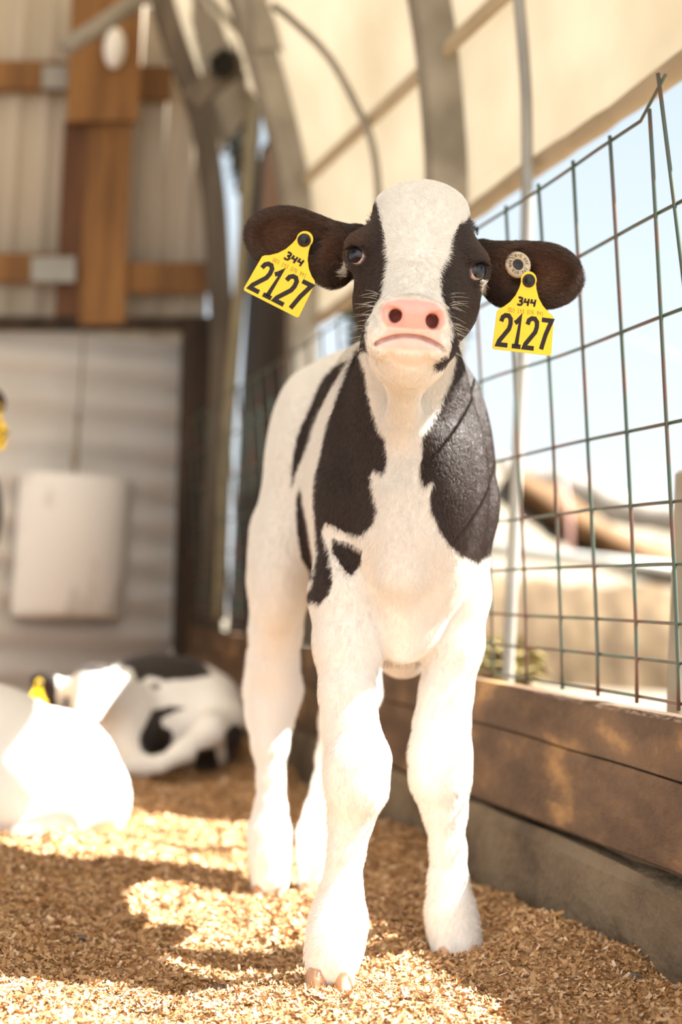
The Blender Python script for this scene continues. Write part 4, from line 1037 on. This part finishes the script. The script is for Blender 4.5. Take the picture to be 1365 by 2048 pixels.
# round ivory tag
rt_ = empty('round_ear_tag', P(1036, 530, 1.755), 'round ivory button tag with dark centre inside the right-hand ear', 'ear tag')
c = P(1036, 530, 1.762); n1 = 36; v = []; prf = [(.0070, .0), (.0076, .0030), (.0150, .0036), (.0168, .0022), (.0168, -.001)]
tl = np.array([.22, -1, .1]); tl /= np.linalg.norm(tl); ex_ = np.cross(tl, ZV); ex_ /= -np.linalg.norm(ex_); ez_ = np.cross(ex_, tl)
frr = lambda x, y, z: c+ex_*x+ez_*y+tl*z
for r_q, z in prf:
    for j in range(n1): v.append(frr(r_q*math.cos(6.28318*j/n1), r_q*math.sin(6.28318*j/n1), z))
f = [(i*n1+j, i*n1+(j+1) % n1, (i+1)*n1+(j+1) % n1, (i+1)*n1+j) for i in range(len(prf)-1) for j in range(n1)]
mk('ring', v, f, M['ivory'], rt_, True)
v = [frr(r_q*math.cos(6.28318*j/n1), r_q*math.sin(6.28318*j/n1), z) for r_q, z in ((.0074, .001), (.004, .0006), (.0015, .0022), (.0003, .0024)) for j in range(n1)]
f = [(i*n1+j, i*n1+(j+1) % n1, (i+1)*n1+(j+1) % n1, (i+1)*n1+j) for i in range(3) for j in range(n1)]
mk('centre_plug', v, f, M['black'], rt_, True)
t4 = MB()
for i, ch in enumerate('840 003 143 076 941'):
    if ch == ' ': continue
    an = math.radians(250+i*17); ca, sa = math.cos(an), math.sin(an)
    fq = lambda x, y, z, ca=ca, sa=sa: frr(ca*(.0098)+(-sa)*x*-1+ca*y*1.0-0, sa*(.0098)+ca*x*-1+sa*y, z+.0037)
    for pl in DIG[ch]: stroke(t4, [(a_*.0018-.0009, b_*.0032) for a_, b_ in pl], .0004, fq)
t4.build('printed_number', M['ink'], rt_)

# ------------------------------------------------------------------ the other calves
def simple_calf(name, prims, lo, hi, res, polys, label, org, extra=None):
    root = empty(name, org, label, 'calf', 'resting calves' if 'lying' in label else None)
    if 'group' in root: del root['group']
    v, f = sdf_mesh(prims, lo, hi, res); v = smooth_verts(v, f, 2)
    x, y = pj(v); o = npmesh('body', v, f, M['coat'], root, True, org)
    p_ = np.maximum.reduce([polysd(x, y, q_) for q_ in polys]) if polys else np.full(len(v), -40.)
    z0 = np.zeros(len(v)); attrs(o, patch=p_, pink=z0, deep=z0, brown=z0, dirt=z0+(.9 if extra else 0)*((v[:, 2] < .12)))
    return root
L1p = [ell(P(325, 1425, 3.85), (.215, .19, .158), None, .05), ell(P(425, 1445, 3.78), (.085, .12, .125), None, .04),
       ell(P(245, 1450, 3.66), (.085, .10, .105), None, .04), cone(P(250, 1420, 3.66), P(195, 1375, 3.50), .075, .055, .03),
       cone(P(190, 1375, 3.48), P(172, 1432, 3.40), .058, .036, .02), ell(P(237, 1362, 3.52), (.030, .012, .022), None, .01), cone(P(215, 1370, 3.5), P(236, 1362, 3.52), .018, .014, .01),
       cone(P(120, 1375, 3.5), P(160, 1375, 3.5), .016, .03, .012), ell(P(86, 1362, 3.5), (.036, .014, .024), None, .012), cone(P(110, 1372, 3.5), P(105, 1420, 3.5), .02, .02, .02)]
L1p += chain([(250, 1500, 3.60, 32), (285, 1530, 3.52, 22), (230, 1536, 3.48, 18)], .02)
L1p += chain([(455, 1440, 3.72, 40), (420, 1460, 3.62, 32), (372, 1500, 3.56, 22), (318, 1530, 3.52, 19)], .02)
L1b = [[(130, 1345), (180, 1300), (210, 1280), (300, 1280), (390, 1300), (425, 1350), (385, 1358), (330, 1362), (300, 1352), (275, 1366), (262, 1336), (235, 1332), (205, 1345)],
       [(296, 1440), (305, 1420), (345, 1412), (374, 1416), (345, 1426), (325, 1436), (322, 1450), (345, 1462), (346, 1485), (330, 1505), (300, 1512), (282, 1500), (278, 1475)],
       [(300, 1370), (312, 1366), (322, 1372), (312, 1380)], [(450, 1465), (470, 1445), (500, 1470), (500, 1530), (455, 1530)], [(380, 1560), (395, 1500), (430, 1495), (446, 1560)], [(30, 1330), (112, 1335), (116, 1440), (60, 1440)]]
o1 = P(300, 1520, 3.75); o1[2] = 0
simple_calf('calf', L1p, (-.95, 3.2, -.03), (-.0, 4.2, .45), .009, L1b, 'black and white calf lying curled in front of the white panel', o1)
ear_tag((78, 1368), 3.45, 8, 'small blurred yellow tag in the black ear of the lying calf', 55)
L2p = [ell(P(92, 1575, 2.86), (.150, .19, .158), None, .04), ell(P(-60, 1545, 2.98), (.22, .22, .19), None, .06), ell(P(-260, 1530, 3.05), (.18, .19, .20), None, .06),
       ell(P(190, 1600, 2.80), (.07, .10, .085), None, .03), cone(P(-380, 1400, 3.05), P(-460, 1290, 3.0), .09, .07, .04), cone(P(-460, 1290, 3.0), P(-500, 1370, 2.86), .07, .045, .03)]
L2p += chain([(190, 1610, 2.74, 55), (120, 1650, 2.68, 34), (40, 1668, 2.64, 24)], .03)
o2 = P(0, 1600, 2.85); o2[2] = 0
simple_calf('calf', L2p, (-1.5, 2.4, -.05), (-.28, 3.4, .55), .009, None, 'white calf lying in bright sun at the left edge, rump towards the camera', o2, True)
# a further standing calf, only one ear and its tag reach into the frame
tip = P(1163, 562, 1.77); lo_, hi_ = 2.0, 5.5
for _ in range(40):
    mid = (lo_+hi_)/2
    if P(13, 812, mid)[2] < tip[2]: lo_ = mid
    else: hi_ = mid
dlt = P(13, 812, mid)-tip; dlt[2] = 0
c3 = calf.copy(); COL.objects.link(c3); c3.location = np.array(calf.location)+dlt
c3['label'] = 'standing calf at the left edge, only its black ear in view'
for ch in calf.children:
    if ch.name.split('.')[0] in ('body', 'eye', 'hoof'):
        q_ = ch.copy(); COL.objects.link(q_); q_.parent = c3
        for g2_ in ch.children:
            w2_ = g2_.copy(); COL.objects.link(w2_); w2_.parent = q_
ear_tag((0, 0), 0, 12, 'yellow tag cut off by the left edge of the photo', 10, loc=P(-4, 818, mid-.03))
